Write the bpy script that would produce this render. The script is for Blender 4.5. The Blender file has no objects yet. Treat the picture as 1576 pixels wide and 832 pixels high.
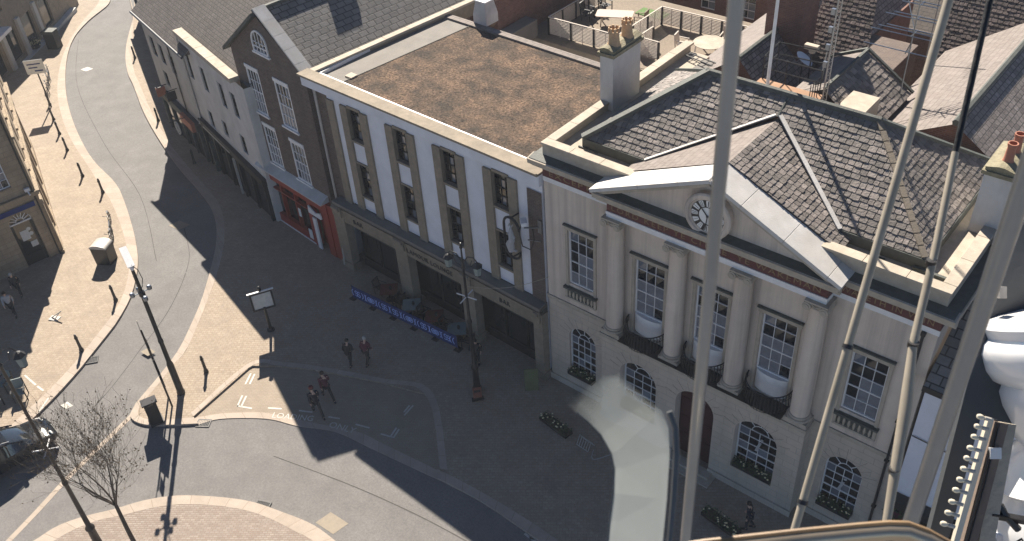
import bpy, bmesh, math, random
from mathutils import Vector, Matrix
random.seed(7)
SC=bpy.context.scene; COL=SC.collection
R=math.radians; PI=math.pi
# ---------------------------------------------------------------- materials
def _n(nt,t,**k):
    n=nt.nodes.new(t)
    for a,b in k.items(): setattr(n,a,b)
    return n
def mat(name,c,c2=None,scale=2.0,rough=.85,bump=.15,bscale=30,metal=0,brick=None,island=0,stain=.25,stc=None,detail=6,spec=.5,coat=0,ramp=(.32,.68),speck=None,zs=.45):
    m=bpy.data.materials.new(name); m.use_nodes=True; nt=m.node_tree; L=nt.links
    b=nt.nodes['Principled BSDF']; b.inputs['Roughness'].default_value=rough; b.inputs['Metallic'].default_value=metal
    b.inputs['Specular IOR Level'].default_value=spec
    if coat: b.inputs['Coat Weight'].default_value=coat
    c2=c2 or tuple(x*.75 for x in c)
    tc=_n(nt,'ShaderNodeTexCoord'); geo=_n(nt,'ShaderNodeNewGeometry')
    n1=_n(nt,'ShaderNodeTexNoise'); n1.inputs['Scale'].default_value=scale; n1.inputs['Detail'].default_value=detail; n1.inputs['Roughness'].default_value=.65
    L.new(geo.outputs['Position'],n1.inputs['Vector'])
    rp=_n(nt,'ShaderNodeValToRGB'); rp.color_ramp.elements[0].position=ramp[0]; rp.color_ramp.elements[1].position=ramp[1]
    rp.color_ramp.elements[0].color=(*c2,1); rp.color_ramp.elements[1].color=(*c,1); L.new(n1.outputs['Fac'],rp.inputs['Fac'])
    col=rp.outputs['Color']; bh=None
    if speck:
        n5=_n(nt,'ShaderNodeTexNoise'); n5.inputs['Scale'].default_value=speck[0]; n5.inputs['Detail'].default_value=3; n5.inputs['Roughness'].default_value=.8; L.new(geo.outputs['Position'],n5.inputs['Vector'])
        m5=_n(nt,'ShaderNodeMapRange'); m5.inputs['From Min'].default_value=.35; m5.inputs['From Max'].default_value=.65; m5.inputs['To Min'].default_value=1-speck[1]; m5.inputs['To Max'].default_value=1+speck[1]; L.new(n5.outputs['Fac'],m5.inputs['Value'])
        h5=_n(nt,'ShaderNodeHueSaturation'); L.new(m5.outputs['Result'],h5.inputs['Value']); L.new(col,h5.inputs['Color']); col=h5.outputs['Color']
    if island:
        hv=_n(nt,'ShaderNodeHueSaturation'); mr=_n(nt,'ShaderNodeMapRange'); mr.inputs['To Min'].default_value=1-island; mr.inputs['To Max'].default_value=1+island
        L.new(geo.outputs['Random Per Island'],mr.inputs['Value']); L.new(mr.outputs['Result'],hv.inputs['Value']); L.new(col,hv.inputs['Color']); col=hv.outputs['Color']
    if brick:
        bw,bhh,mc,ms=brick[:4]
        bt=_n(nt,'ShaderNodeTexBrick'); L.new(tc.outputs['UV'],bt.inputs['Vector'])
        bt.inputs['Scale'].default_value=1; bt.inputs['Brick Width'].default_value=bw; bt.inputs['Row Height'].default_value=bhh
        bt.inputs['Mortar Size'].default_value=ms; bt.inputs['Mortar Smooth'].default_value=.3; bt.inputs['Mortar'].default_value=(*mc,1)
        bt.inputs['Bias'].default_value=0
        L.new(col,bt.inputs['Color1'])
        dk=_n(nt,'ShaderNodeMixRGB'); dk.blend_type='MULTIPLY'; dk.inputs['Fac'].default_value=1; dk.inputs['Color2'].default_value=(*(brick[4] if len(brick)>4 else (.72,.72,.72)),1)
        L.new(col,dk.inputs['Color1']); L.new(dk.outputs['Color'],bt.inputs['Color2']); col=bt.outputs['Color']; bh=bt.outputs['Fac']
    if stain:
        n2=_n(nt,'ShaderNodeTexNoise'); n2.inputs['Scale'].default_value=.45; n2.inputs['Detail'].default_value=8; n2.inputs['Roughness'].default_value=.7
        mp=_n(nt,'ShaderNodeMapping'); mp.inputs['Scale'].default_value=(1.3 if zs>.2 else 4,1.3 if zs>.2 else 4,zs); L.new(geo.outputs['Position'],mp.inputs['Vector']); L.new(mp.outputs['Vector'],n2.inputs['Vector'])
        r2=_n(nt,'ShaderNodeMapRange'); r2.inputs['From Min'].default_value=.45; r2.inputs['From Max'].default_value=.7; L.new(n2.outputs['Fac'],r2.inputs['Value'])
        mu=_n(nt,'ShaderNodeMath',operation='MULTIPLY'); mu.inputs[1].default_value=stain; L.new(r2.outputs['Result'],mu.inputs[0])
        mx=_n(nt,'ShaderNodeMixRGB'); L.new(mu.outputs['Value'],mx.inputs['Fac']); L.new(col,mx.inputs['Color1']); s=stc or tuple(x*.35 for x in c); mx.inputs['Color2'].default_value=(*s,1); col=mx.outputs['Color']
    L.new(col,b.inputs['Base Color'])
    if bump:
        n3=_n(nt,'ShaderNodeTexNoise'); n3.inputs['Scale'].default_value=bscale; n3.inputs['Detail'].default_value=4; L.new(geo.outputs['Position'],n3.inputs['Vector'])
        bp=_n(nt,'ShaderNodeBump'); bp.inputs['Strength'].default_value=bump; bp.inputs['Distance'].default_value=.05; L.new(n3.outputs['Fac'],bp.inputs['Height'])
        if bh is not None:
            b2=_n(nt,'ShaderNodeBump'); b2.invert=True; b2.inputs['Strength'].default_value=.6; b2.inputs['Distance'].default_value=.02
            L.new(bh,b2.inputs['Height']); L.new(bp.outputs['Normal'],b2.inputs['Normal']); L.new(b2.outputs['Normal'],b.inputs['Normal'])
        else: L.new(bp.outputs['Normal'],b.inputs['Normal'])
    return m
X={}
X['stucco']=mat('cream_stucco',(.66,.565,.475),(.585,.50,.42),1.5,bump=.1,bscale=60,stain=.7,stc=(.30,.255,.225),zs=.12)
X['ashlar']=mat('painted_ashlar',(.54,.465,.385),(.47,.405,.335),1.2,bump=.1,bscale=50,stain=.4,stc=(.27,.25,.2),brick=(.95,.36,(.36,.32,.27),.012,(.94,.94,.94)))
X['stone']=mat('pale_stone',(.48,.42,.34),(.36,.31,.25),2.5,bump=.25,bscale=25,stain=.5,stc=(.26,.23,.17))
X['slab']=mat('lead_stone_slab',(.60,.58,.56),(.46,.45,.43),1.2,bump=.2,bscale=20,stain=.35,stc=(.42,.36,.26))
X['joint']=mat('ashlar_mortar_joint',(.30,.265,.23),(.24,.21,.18),3,bump=0,stain=0)  # own darker tone of the ashlar joints
X['seam']=mat('tarred_road_seam',(.075,.07,.066),(.055,.052,.05),3,bump=.2,stain=0)
X['warmsteel']=mat('warm_tinted_steel',(.55,.46,.34),(.45,.37,.27),8,bump=0,stain=.1,rough=.35,metal=.7)
X['lead']=mat('weathered_lead',(.085,.095,.085),(.05,.055,.05),3,bump=.3,bscale=15,stain=.3,rough=.7)
X['frieze']=mat('oxblood_paint',(.105,.022,.026),(.08,.018,.021),3,bump=.03,stain=.2,rough=.6)
X['gold']=mat('faded_gilt',(.26,.17,.085),(.17,.11,.06),8,bump=0,stain=0,rough=.5)
X['slate']=mat('stone_slate',(.235,.20,.18),(.13,.115,.105),3,bump=.5,bscale=12,island=.38,stain=.45,stc=(.09,.085,.075),rough=.75)
X['under']=mat('roof_void',(.03,.028,.026),(.02,.02,.02),3,bump=0,stain=0)
X['slatetex']=mat('old_slate_courses',(.33,.29,.27),(.2,.17,.16),2.5,bump=.4,bscale=10,brick=(.34,.24,(.04,.036,.034),.02,(.62,.6,.6)),stain=.4,rough=.8)
X['greyslate']=mat('grey_slate_courses',(.215,.205,.195),(.15,.142,.135),1.5,bump=.3,bscale=14,brick=(.55,.36,(.02,.02,.02),.028,(.75,.75,.75)),stain=.3,stc=(.12,.1,.08),rough=.75)
X['brownslate']=mat('brown_slate_courses',(.15,.128,.115),(.105,.09,.08),1.5,bump=.35,bscale=14,brick=(.4,.25,(.03,.026,.024),.018,(.75,.73,.72)),stain=.3,rough=.8)
X['redslate']=mat('reddish_slate',(.13,.098,.09),(.085,.066,.06),3,bump=.5,bscale=12,island=.35,stain=.4)
X['mosscap']=mat('mossy_cap_stone',(.30,.27,.18),(.17,.15,.09),5,bump=.5,bscale=14,stain=.6,stc=(.1,.09,.06))
X['palestone']=mat('pale_stone_slates',(.225,.195,.178),(.16,.138,.124),3,bump=.5,bscale=7,brick=(.5,.3,(.09,.075,.068),.012,(.85,.83,.82)),stain=.35,stc=(.25,.2,.18))
X['darkred']=mat('dark_red_door_paint',(.055,.012,.016),(.045,.010,.013),3,bump=.02,stain=.1,rough=.4)
X['white']=mat('white_paint',(.78,.78,.78),(.68,.68,.68),3,bump=.02,stain=.15,rough=.5)
X['render']=mat('white_render',(.72,.73,.78),(.64,.65,.7),1.2,bump=.08,bscale=40,stain=.25,stc=(.42,.42,.45))
X['offrender']=mat('offwhite_render',(.60,.59,.57),(.5,.49,.47),1.2,bump=.15,bscale=20,stain=.5,stc=(.3,.29,.28))
X['greyrender']=mat('grey_render',(.50,.50,.48),(.42,.42,.4),1.2,bump=.12,bscale=20,stain=.4,stc=(.28,.28,.27))
X['brownstone']=mat('brown_sandstone',(.29,.24,.18),(.21,.175,.13),3,bump=.25,bscale=25,stain=.5,stc=(.12,.1,.08))
X['brick']=mat('dark_brick',(.17,.12,.095),(.10,.075,.065),3,bump=.2,bscale=30,brick=(.24,.085,(.2,.17,.15),.008,(.65,.6,.6)),stain=.45,stc=(.07,.055,.05))
X['redbrick']=mat('red_brick',(.24,.11,.08),(.16,.075,.06),3,bump=.2,bscale=30,brick=(.24,.085,(.2,.16,.13),.008,(.7,.6,.6)),stain=.45,stc=(.08,.05,.045))
X['red']=mat('red_gloss_paint',(.32,.042,.028),(.26,.034,.022),3,bump=.02,stain=.2,rough=.45)
X['sand']=mat('sandstone_blocks',(.40,.32,.22),(.30,.23,.16),2,bump=.25,bscale=20,brick=(.8,.33,(.2,.16,.11),.012,(.88,.86,.84)),stain=.45,stc=(.13,.11,.08))
X['moss']=mat('mossy_felt_roof',(.15,.103,.073),(.062,.049,.04),1.1,bump=.7,bscale=9,stain=.7,stc=(.05,.045,.04),detail=15,ramp=(.38,.60),speck=(8,.7),rough=.95,spec=.12)
X['felt']=mat('grey_felt',(.20,.185,.165),(.15,.14,.125),1,bump=.3,bscale=30,stain=.35,stc=(.15,.13,.11),detail=10)
X['asphalt']=mat('asphalt',(.19,.182,.176),(.152,.146,.141),.7,bump=.5,bscale=55,stain=.3,stc=(.10,.095,.09),detail=14,rough=.9,speck=(9,.16))
X['paving']=mat('sandstone_setts',(.37,.305,.235),(.295,.243,.188),1.0,bump=.25,bscale=30,brick=(.26,.16,(.25,.19,.13),.010,(.9,.88,.86)),stain=.3,stc=(.19,.16,.13),detail=12,speck=(5,.14))
X['flags']=mat('bay_paving',(.335,.28,.22),(.275,.23,.18),1.4,bump=.3,bscale=40,brick=(.22,.11,(.25,.195,.14),.008,(.93,.92,.9)),stain=.35,stc=(.2,.165,.13),detail=12)
X['kerb']=mat('granite_kerb',(.43,.36,.30),(.36,.305,.25),2,bump=.2,bscale=60,brick=(.95,9,(.27,.21,.16),.012,(.88,.87,.86)),stain=.25,stc=(.27,.21,.165))
X['pavers']=mat('herringbone_pavers',(.33,.285,.245),(.26,.225,.195),2.5,bump=.25,bscale=40,brick=(.22,.11,(.22,.16,.12),.012,(.8,.76,.74)),stain=.3,stc=(.2,.15,.12),detail=12)
X['paint']=mat('worn_road_paint',(.60,.57,.52),(.44,.42,.38),12,bump=.1,stain=.3,rough=.7)
X['patch']=mat('concrete_patch',(.30,.255,.195),(.25,.215,.165),4,bump=.2,stain=.2)
X['black']=mat('black_paint',(.012,.012,.014),(.02,.02,.022),6,bump=.03,stain=0,rough=.4)
X['dark']=mat('dark_interior',(.012,.013,.015),(.02,.02,.022),2,bump=0,stain=0,rough=.8)
X['iron']=mat('dark_iron',(.035,.035,.037),(.02,.02,.02),8,bump=.1,stain=.2,rough=.5,metal=.3)
X['steel']=mat('brushed_steel',(.30,.335,.38),(.24,.27,.31),8,bump=.0,bscale=80,stain=.15,rough=.33,metal=.95)
X['aged']=mat('aged_cream_tube',(.40,.35,.275),(.30,.26,.20),14,bump=0,stain=.3,rough=.5)
X['wood']=mat('weathered_wood',(.24,.19,.14),(.17,.135,.10),8,bump=.3,bscale=30,stain=.3)
X['tint']=mat('pink_tabletop',(.36,.27,.21),(.32,.24,.19),8,bump=.05,stain=.1,rough=.6)
X['greywood']=mat('silvered_fence_wood',(.55,.50,.43),(.45,.40,.35),8,bump=.2,stain=.2)
X['terracotta']=mat('terracotta',(.42,.17,.10),(.32,.12,.08),6,bump=.1,stain=.4,rough=.7)
X['buffclay']=mat('buff_clay',(.55,.38,.22),(.42,.28,.17),6,bump=.2,stain=.4)
X['green']=mat('leaf_green',(.05,.09,.03),(.03,.055,.02),10,bump=.3,stain=.2)
X['grass']=mat('artificial_lawn',(.10,.20,.04),(.07,.14,.03),10,bump=.5,stain=.1)
X['petal']=mat('white_petals',(.75,.72,.55),(.7,.62,.3),10,bump=0,stain=0)
X['bark']=mat('bark',(.11,.085,.065),(.065,.05,.04),12,bump=.5,bscale=40,stain=.2)
X['dryleaf']=mat('dry_seed_leaf',(.16,.11,.06),(.1,.07,.04),12,bump=0,stain=0)
X['blue']=mat('blue_fabric',(.014,.03,.15),(.012,.025,.12),3,bump=.05,stain=0)
X['paleblue']=mat('pale_blue_print',(.5,.62,1.0),(.42,.55,.95),3,bump=0,stain=0)
X['tred']=mat('red_tabletop',(.20,.055,.035),(.16,.045,.03),6,bump=.05,stain=.1,rough=.5)
X['tgrey']=mat('grey_tabletop',(.22,.27,.26),(.18,.22,.21),6,bump=.05,stain=.1,rough=.5)
X['skin']=mat('skin',(.55,.36,.27),(.5,.32,.24),6,bump=0,stain=0,rough=.6)
X['navy']=mat('navy_cloth',(.02,.022,.035),(.015,.016,.025),9,bump=.2,stain=0)
X['maroon']=mat('maroon_cloth',(.12,.03,.045),(.09,.022,.035),9,bump=.2,stain=0)
X['charcoal']=mat('charcoal_cloth',(.03,.03,.033),(.02,.02,.022),9,bump=.2,stain=0)
X['pale_cloth']=mat('pale_grey_cloth',(.42,.42,.43),(.35,.35,.36),9,bump=.2,stain=0)
X['hair']=mat('dark_hair',(.03,.022,.018),(.02,.015,.012),20,bump=.3,stain=0)
X['greyhair']=mat('grey_hair',(.45,.43,.4),(.35,.33,.3),20,bump=.3,stain=0)
X['redcap']=mat('red_cap_cloth',(.16,.03,.03),(.12,.025,.025),9,bump=.1,stain=0)
X['carpaint']=mat('dark_car_paint',(.010,.012,.015),(.012,.014,.018),2,bump=0,stain=0,rough=.13)
X['rubber']=mat('tyre_rubber',(.02,.02,.02),(.03,.03,.03),9,bump=.1,stain=0)
X['alloy']=mat('alloy',(.4,.4,.41),(.35,.35,.35),6,bump=0,stain=0,rough=.3,metal=.9)
X['shell']=mat('white_fibreglass',(.82,.82,.82),(.78,.78,.79),2,bump=0,stain=.1,rough=.22,coat=.6)
X['bulb']=mat('frosted_bulb',(.62,.57,.46),(.55,.5,.4),2,bump=0,stain=0,rough=.25,coat=.5)
X['oldgrey']=mat('painted_grey_steel',(.48,.46,.42),(.4,.38,.35),6,bump=.1,stain=.4,rough=.45,stc=(.25,.2,.15))
X['brownstrip']=mat('brown_strip',(.24,.18,.14),(.18,.135,.11),6,bump=.1,stain=.3)
X['darkpanel']=mat('dark_wheel_plate',(.085,.093,.10),(.065,.072,.078),1.2,bump=.05,stain=.3,rough=.4)
X['orange']=mat('orange_enamel',(.22,.08,.055),(.18,.065,.045),3,bump=0,stain=.1)
X['yellow']=mat('yellow_green_print',(.13,.15,.07),(.10,.11,.05),3,bump=0,stain=0)
X['signwhite']=mat('map_print',(.62,.62,.60),(.45,.50,.50),6,bump=0,stain=.2,rough=.3)
X['clockface']=mat('clock_glass_face',(.78,.79,.78),(.72,.73,.72),3,bump=0,stain=.1,rough=.3)
X['board']=mat('brown_roof_deck',(.36,.21,.12),(.3,.17,.1),3,bump=.1,stain=.3)
def glassmat(name,c,r):
    m=bpy.data.materials.new(name); m.use_nodes=True; b=m.node_tree.nodes['Principled BSDF']
    b.inputs['Base Color'].default_value=(*c,1); b.inputs['Roughness'].default_value=r; b.inputs['Specular IOR Level'].default_value=.9
    nt=m.node_tree; g=_n(nt,'ShaderNodeNewGeometry'); mr=_n(nt,'ShaderNodeValToRGB')
    mr.color_ramp.elements[0].color=(c[0]*.5,c[1]*.5,c[2]*.5,1); mr.color_ramp.elements[0].position=.80; mr.color_ramp.elements[1].color=(c[0]*7+.03,c[1]*7+.035,c[2]*7+.04,1); mr.color_ramp.elements[1].position=.97
    nt.links.new(g.outputs['Random Per Island'],mr.inputs['Fac']); nt.links.new(mr.outputs['Color'],b.inputs['Base Color'])
    return m
X['glass']=glassmat('window_glass',(.018,.021,.026),.04); X['paleglass']=mat('pale_pane',(.20,.215,.24),(.14,.15,.175),5,bump=0,stain=0,rough=.12,spec=.8)  # paler pane tone, used for most lower sash rows
X['carglass']=mat('car_glass',(.015,.018,.02),(.015,.018,.02),2,bump=0,stain=0,rough=.03,spec=1)
X['lens']=mat('lamp_lens',(.8,.8,.75),(.7,.7,.7),2,bump=0,stain=0,rough=.1)
def reflectionmat():  # pale see-through material that paints a reflection in the cabin glass
    m=bpy.data.materials.new('painted_glass_reflection'); m.use_nodes=True; nt=m.node_tree; nt.nodes.remove(nt.nodes['Principled BSDF'])
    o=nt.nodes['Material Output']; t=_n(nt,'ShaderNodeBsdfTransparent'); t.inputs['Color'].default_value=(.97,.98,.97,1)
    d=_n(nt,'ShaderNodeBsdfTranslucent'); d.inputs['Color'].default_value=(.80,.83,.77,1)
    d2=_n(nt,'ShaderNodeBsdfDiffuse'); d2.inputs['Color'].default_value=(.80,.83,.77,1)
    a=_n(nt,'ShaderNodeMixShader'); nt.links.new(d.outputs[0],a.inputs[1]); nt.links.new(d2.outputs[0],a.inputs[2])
    x=_n(nt,'ShaderNodeMixShader'); at=_n(nt,'ShaderNodeAttribute'); at.attribute_name='reflection_mix'; ge=_n(nt,'ShaderNodeNewGeometry'); nn=_n(nt,'ShaderNodeTexNoise'); nn.inputs['Scale'].default_value=18; nn.inputs['Detail'].default_value=6; nt.links.new(ge.outputs['Position'],nn.inputs['Vector']); mm=_n(nt,'ShaderNodeMath',operation='MULTIPLY_ADD'); mm.inputs[1].default_value=.35; mm.inputs[2].default_value=.82; nt.links.new(nn.outputs['Fac'],mm.inputs[0]); m2=_n(nt,'ShaderNodeMath',operation='MULTIPLY'); nt.links.new(mm.outputs[0],m2.inputs[0]); nt.links.new(at.outputs['Fac'],m2.inputs[1]); nt.links.new(m2.outputs[0],x.inputs[0]); nt.links.new(t.outputs[0],x.inputs[1]); nt.links.new(a.outputs[0],x.inputs[2]); nt.links.new(x.outputs[0],o.inputs['Surface'])
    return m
X['reflection_patch']=reflectionmat()
# ---------------------------------------------------------------- mesh builder
def arc(cx,cz,r,a0,a1,n): return [(cx+r*math.cos(a0+(a1-a0)*i/n),cz+r*math.sin(a0+(a1-a0)*i/n)) for i in range(n+1)]
class MB:
    def __init__(s): s.v=[];s.f=[];s.m=[]
    def add(s,vs,fs,m=0):
        o=len(s.v); s.v+= [tuple(x) for x in vs]; s.f+=[tuple(i+o for i in f) for f in fs]; s.m+=[m]*len(fs); return s
    def poly(s,vs,m=0): return s.add(vs,[tuple(range(len(vs)))],m)
    def box(s,x0,x1,y0,y1,z0,z1,m=0):
        return s.add([(x0,y0,z0),(x1,y0,z0),(x1,y1,z0),(x0,y1,z0),(x0,y0,z1),(x1,y0,z1),(x1,y1,z1),(x0,y1,z1)],[(0,3,2,1),(4,5,6,7),(0,1,5,4),(1,2,6,5),(2,3,7,6),(3,0,4,7)],m)
    def obox(s,c,u,v,w,m=0):
        c=Vector(c);u=Vector(u);v=Vector(v);w=Vector(w); P=[c+a*u+b*v+d*w for d in(-1,1) for a,b in((-1,-1),(1,-1),(1,1),(-1,1))]
        return s.add(P,[(0,3,2,1),(4,5,6,7),(0,1,5,4),(1,2,6,5),(2,3,7,6),(3,0,4,7)],m)
    def bar(s,a,b,w,h=None,m=0,up=(0,0,1)):
        a=Vector(a);b=Vector(b);d=b-a;L=d.length;d.normalize();up=Vector(up)
        if abs(d.dot(up))>.98: up=Vector((0,1,0))
        x=d.cross(up).normalized();y=x.cross(d); return s.obox((a+b)/2,x*w/2,y*(h or w)/2,d*L/2,m)
    def tube(s,pts,r,n=8,m=0,caps=True):
        pts=[Vector(p) for p in pts]; rs=r if isinstance(r,(list,tuple)) else [r]*len(pts); o=len(s.v); px=None
        for i,p in enumerate(pts):
            d=(pts[min(i+1,len(pts)-1)]-pts[max(i-1,0)]).normalized()
            if px is None: px=d.orthogonal().normalized()
            px=(px-d*px.dot(d)).normalized(); py=d.cross(px)
            for k in range(n):
                a=2*PI*k/n; s.v.append(tuple(p+(px*math.cos(a)+py*math.sin(a))*rs[i]))
        for i in range(len(pts)-1):
            for k in range(n): s.f.append((o+i*n+k,o+i*n+(k+1)%n,o+(i+1)*n+(k+1)%n,o+(i+1)*n+k)); s.m.append(m)
        if caps: s.f.append(tuple(o+k for k in range(n))[::-1]); s.m.append(m); s.f.append(tuple(o+(len(pts)-1)*n+k for k in range(n))); s.m.append(m)
        return s
    def lathe(s,prof,c=(0,0,0),n=16,m=0,a0=0,a1=2*PI,ax=None,caps=True):
        o=len(s.v); full=abs(a1-a0-2*PI)<1e-6; N=n if full else n+1
        for r,z in prof:
            for k in range(N):
                a=a0+(a1-a0)*k/n; p=Vector((r*math.cos(a),r*math.sin(a),z))
                if ax is not None: p=ax@p
                s.v.append((c[0]+p.x,c[1]+p.y,c[2]+p.z))
        for i in range(len(prof)-1):
            for k in range(n): s.f.append((o+i*N+k,o+i*N+(k+1)%N,o+(i+1)*N+(k+1)%N,o+(i+1)*N+k)); s.m.append(m)
        if full and caps:
            s.f.append(tuple(o+k for k in range(N))[::-1]); s.m.append(m); s.f.append(tuple(o+(len(prof)-1)*N+k for k in range(N))); s.m.append(m)
        return s
    def prism(s,pts,axis,a,b,m=0):
        """2D pts extruded: axis 'y': pts (x,z) from y=a..b ; 'x': pts (y,z); 'z': pts (x,y)"""
        f={'y':lambda p,t:(p[0],t,p[1]),'x':lambda p,t:(t,p[0],p[1]),'z':lambda p,t:(p[0],p[1],t)}[axis]
        n=len(pts); V=[f(p,a) for p in pts]+[f(p,b) for p in pts]
        return s.add(V,[tuple(range(n)),tuple(range(2*n-1,n-1,-1))]+[(i,i+n,(i+1)%n+n,(i+1)%n) for i in range(n)],m)
    def wall(s,x0,x1,z0,z1,ops,y=0,depth=.25,m=0,mr=None):
        """front wall sheet in plane y with openings (x0,x1,z0,z1,arch) and reveals going to y+depth"""
        mr=m if mr is None else mr
        xs=sorted({x0,x1,*[o[0] for o in ops],*[o[1] for o in ops]}); zs=sorted({z0,z1,*[o[2] for o in ops],*[o[3] for o in ops]})
        xs=[x for x in xs if x0<=x<=x1]; zs=[z for z in zs if z0<=z<=z1]
        for a,b in zip(xs,xs[1:]):
            run=None
            for c,d in zip(zs,zs[1:]):
                cx,cz=(a+b)/2,(c+d)/2
                inside=any(o[0]<cx<o[1] and o[2]<cz<o[3] for o in ops)
                if not inside:
                    s.poly([(a,y,c),(b,y,c),(b,y,d),(a,y,d)],m)
        for o in ops:
            a,b,c,d=o[:4]; Y=y+depth; ar=len(o)>4 and o[4]
            if ar:
                r=(b-a)/2; cx=(a+b)/2; zc=d-r; P=arc(cx,zc,r,PI,0,16)
                for (p,q) in zip(P,P[1:]):
                    s.poly([(p[0],y,p[1]),(q[0],y,q[1]),(q[0],y,d),(p[0],y,d)],m); s.poly([(p[0],y,p[1]),(p[0],Y,p[1]),(q[0],Y,q[1]),(q[0],y,q[1])],mr)
                t=zc
            else:
                t=d; s.poly([(a,y,d),(a,Y,d),(b,Y,d),(b,y,d)],mr)
            s.poly([(a,y,c),(a,Y,c),(a,Y,t),(a,y,t)],mr); s.poly([(b,y,c),(b,y,t),(b,Y,t),(b,Y,c)],mr); s.poly([(a,y,c),(b,y,c),(b,Y,c),(a,Y,c)],mr)
        return s
    def mesh(s,name,mats,smooth=False):
        me=bpy.data.meshes.new(name); me.from_pydata(s.v,[],s.f)
        for x in mats: me.materials.append(X[x] if isinstance(x,str) else x)
        uv=me.uv_layers.new(name='UVMap'); 
        for p in me.polygons:
            p.material_index=min(s.m[p.index],len(mats)-1); p.use_smooth=smooth
            n=p.normal; u=Vector((0,0,1)).cross(n)
            if abs(n.z)>.995 or u.length<1e-4: u=Vector((1,0,0))
            u.normalize(); v=n.cross(u)
            for li in p.loop_indices:
                co=me.vertices[me.loops[li].vertex_index].co; uv.data[li].uv=(co.dot(u),co.dot(v))
        return me
    def parts(s,name,mats,parent=None,gap=.04,**k):
        """one object per separate piece: islands whose boxes touch stay together"""
        par=list(range(len(s.v)))
        def fd(i):
            while par[i]!=i: par[i]=par[par[i]]; i=par[i]
            return i
        for f in s.f:
            for i in f[1:]: par[fd(i)]=fd(f[0])
        bb={}
        for i,v in enumerate(s.v):
            r=fd(i); q=bb.setdefault(r,[list(v),list(v)])
            for a in range(3): q[0][a]=min(q[0][a],v[a]); q[1][a]=max(q[1][a],v[a])
        R_=list(bb); g={r:r for r in R_}
        def gf(r):
            while g[r]!=r: r=g[r]
            return r
        for i,r in enumerate(R_):
            for t in R_[:i]:
                A,B=bb[r],bb[t]
                if all(A[0][a]-gap<=B[1][a] and B[0][a]-gap<=A[1][a] for a in range(3)):
                    x,y=gf(r),gf(t)
                    if x!=y: g[x]=y
        grp={}
        for f,m in zip(s.f,s.m): grp.setdefault(gf(fd(f[0])),[]).append((f,m))
        out=[]
        for fs in grp.values():
            q=MB(); mp={}
            for f,m in fs:
                for i in f:
                    if i not in mp: mp[i]=len(q.v); q.v.append(s.v[i])
                q.f.append(tuple(mp[i] for i in f)); q.m.append(m)
            out.append(q.build(name,mats,parent,**k))
        return out
    def build(s,name,mats,parent=None,loc=(0,0,0),smooth=False,rot=None,bevel=0):
        me=s.mesh(name,mats,smooth); o=bpy.data.objects.new(name,me); COL.objects.link(o); o.location=loc
        if rot: o.rotation_euler=rot
        if parent: o.parent=parent
        if smooth: smooth_by_angle(me)
        if bevel:
            b=o.modifiers.new('bevel','BEVEL'); b.width=bevel; b.segments=2; b.limit_method='ANGLE'
        return o
def smooth_by_angle(me,ang=40):
    bm=bmesh.new(); bm.from_mesh(me)
    for e in bm.edges: e.smooth = (len(e.link_faces)==2 and e.calc_face_angle(0)<R(ang))
    bm.to_mesh(me); bm.free()
def tag(o,label,cat,group=None,kind=None):
    if label: o['label']=label
    if cat: o['category']=cat
    if group: o['group']=group
    if kind: o['kind']=kind
    return o
def thing(name,label,cat,loc=(0,0,0),rz=0,group=None):
    o=bpy.data.objects.new(name,None); COL.objects.link(o); o.location=loc; o.rotation_euler=(0,0,rz); o.empty_display_size=.3
    return tag(o,label,cat,group)
def dup(root,loc,rz=None,label=None):
    def cp(o,par):
        c=o.copy(); COL.objects.link(c)
        if par: c.parent=par
        for ch in [k for k in KIDS.get(o.name,o.children)]: cp(ch,c)
        return c
    c=cp(root,None); c.location=loc
    if rz is not None: c.rotation_euler=(0,0,rz)
    if label: c['label']=label
    return c
KIDS={}
def text(name,body,size,parent,loc,rot,m,ext=.012,sx=1,space=1.0):
    cu=bpy.data.curves.new(name,'FONT'); cu.body=body; cu.size=size; cu.extrude=ext; cu.space_character=space; cu.resolution_u=2
    t=bpy.data.objects.new('tmp',cu); COL.objects.link(t); dg=bpy.context.evaluated_depsgraph_get(); dg.update()
    me=bpy.data.meshes.new_from_object(t.evaluated_get(dg)); bpy.data.objects.remove(t)
    me.name=name; me.materials.clear(); me.materials.append(X[m]); o=bpy.data.objects.new(name,me); COL.objects.link(o)
    for v in me.vertices: v.co.x*=sx
    o.location=loc; o.rotation_euler=rot
    if parent: o.parent=parent
    return o
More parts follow.
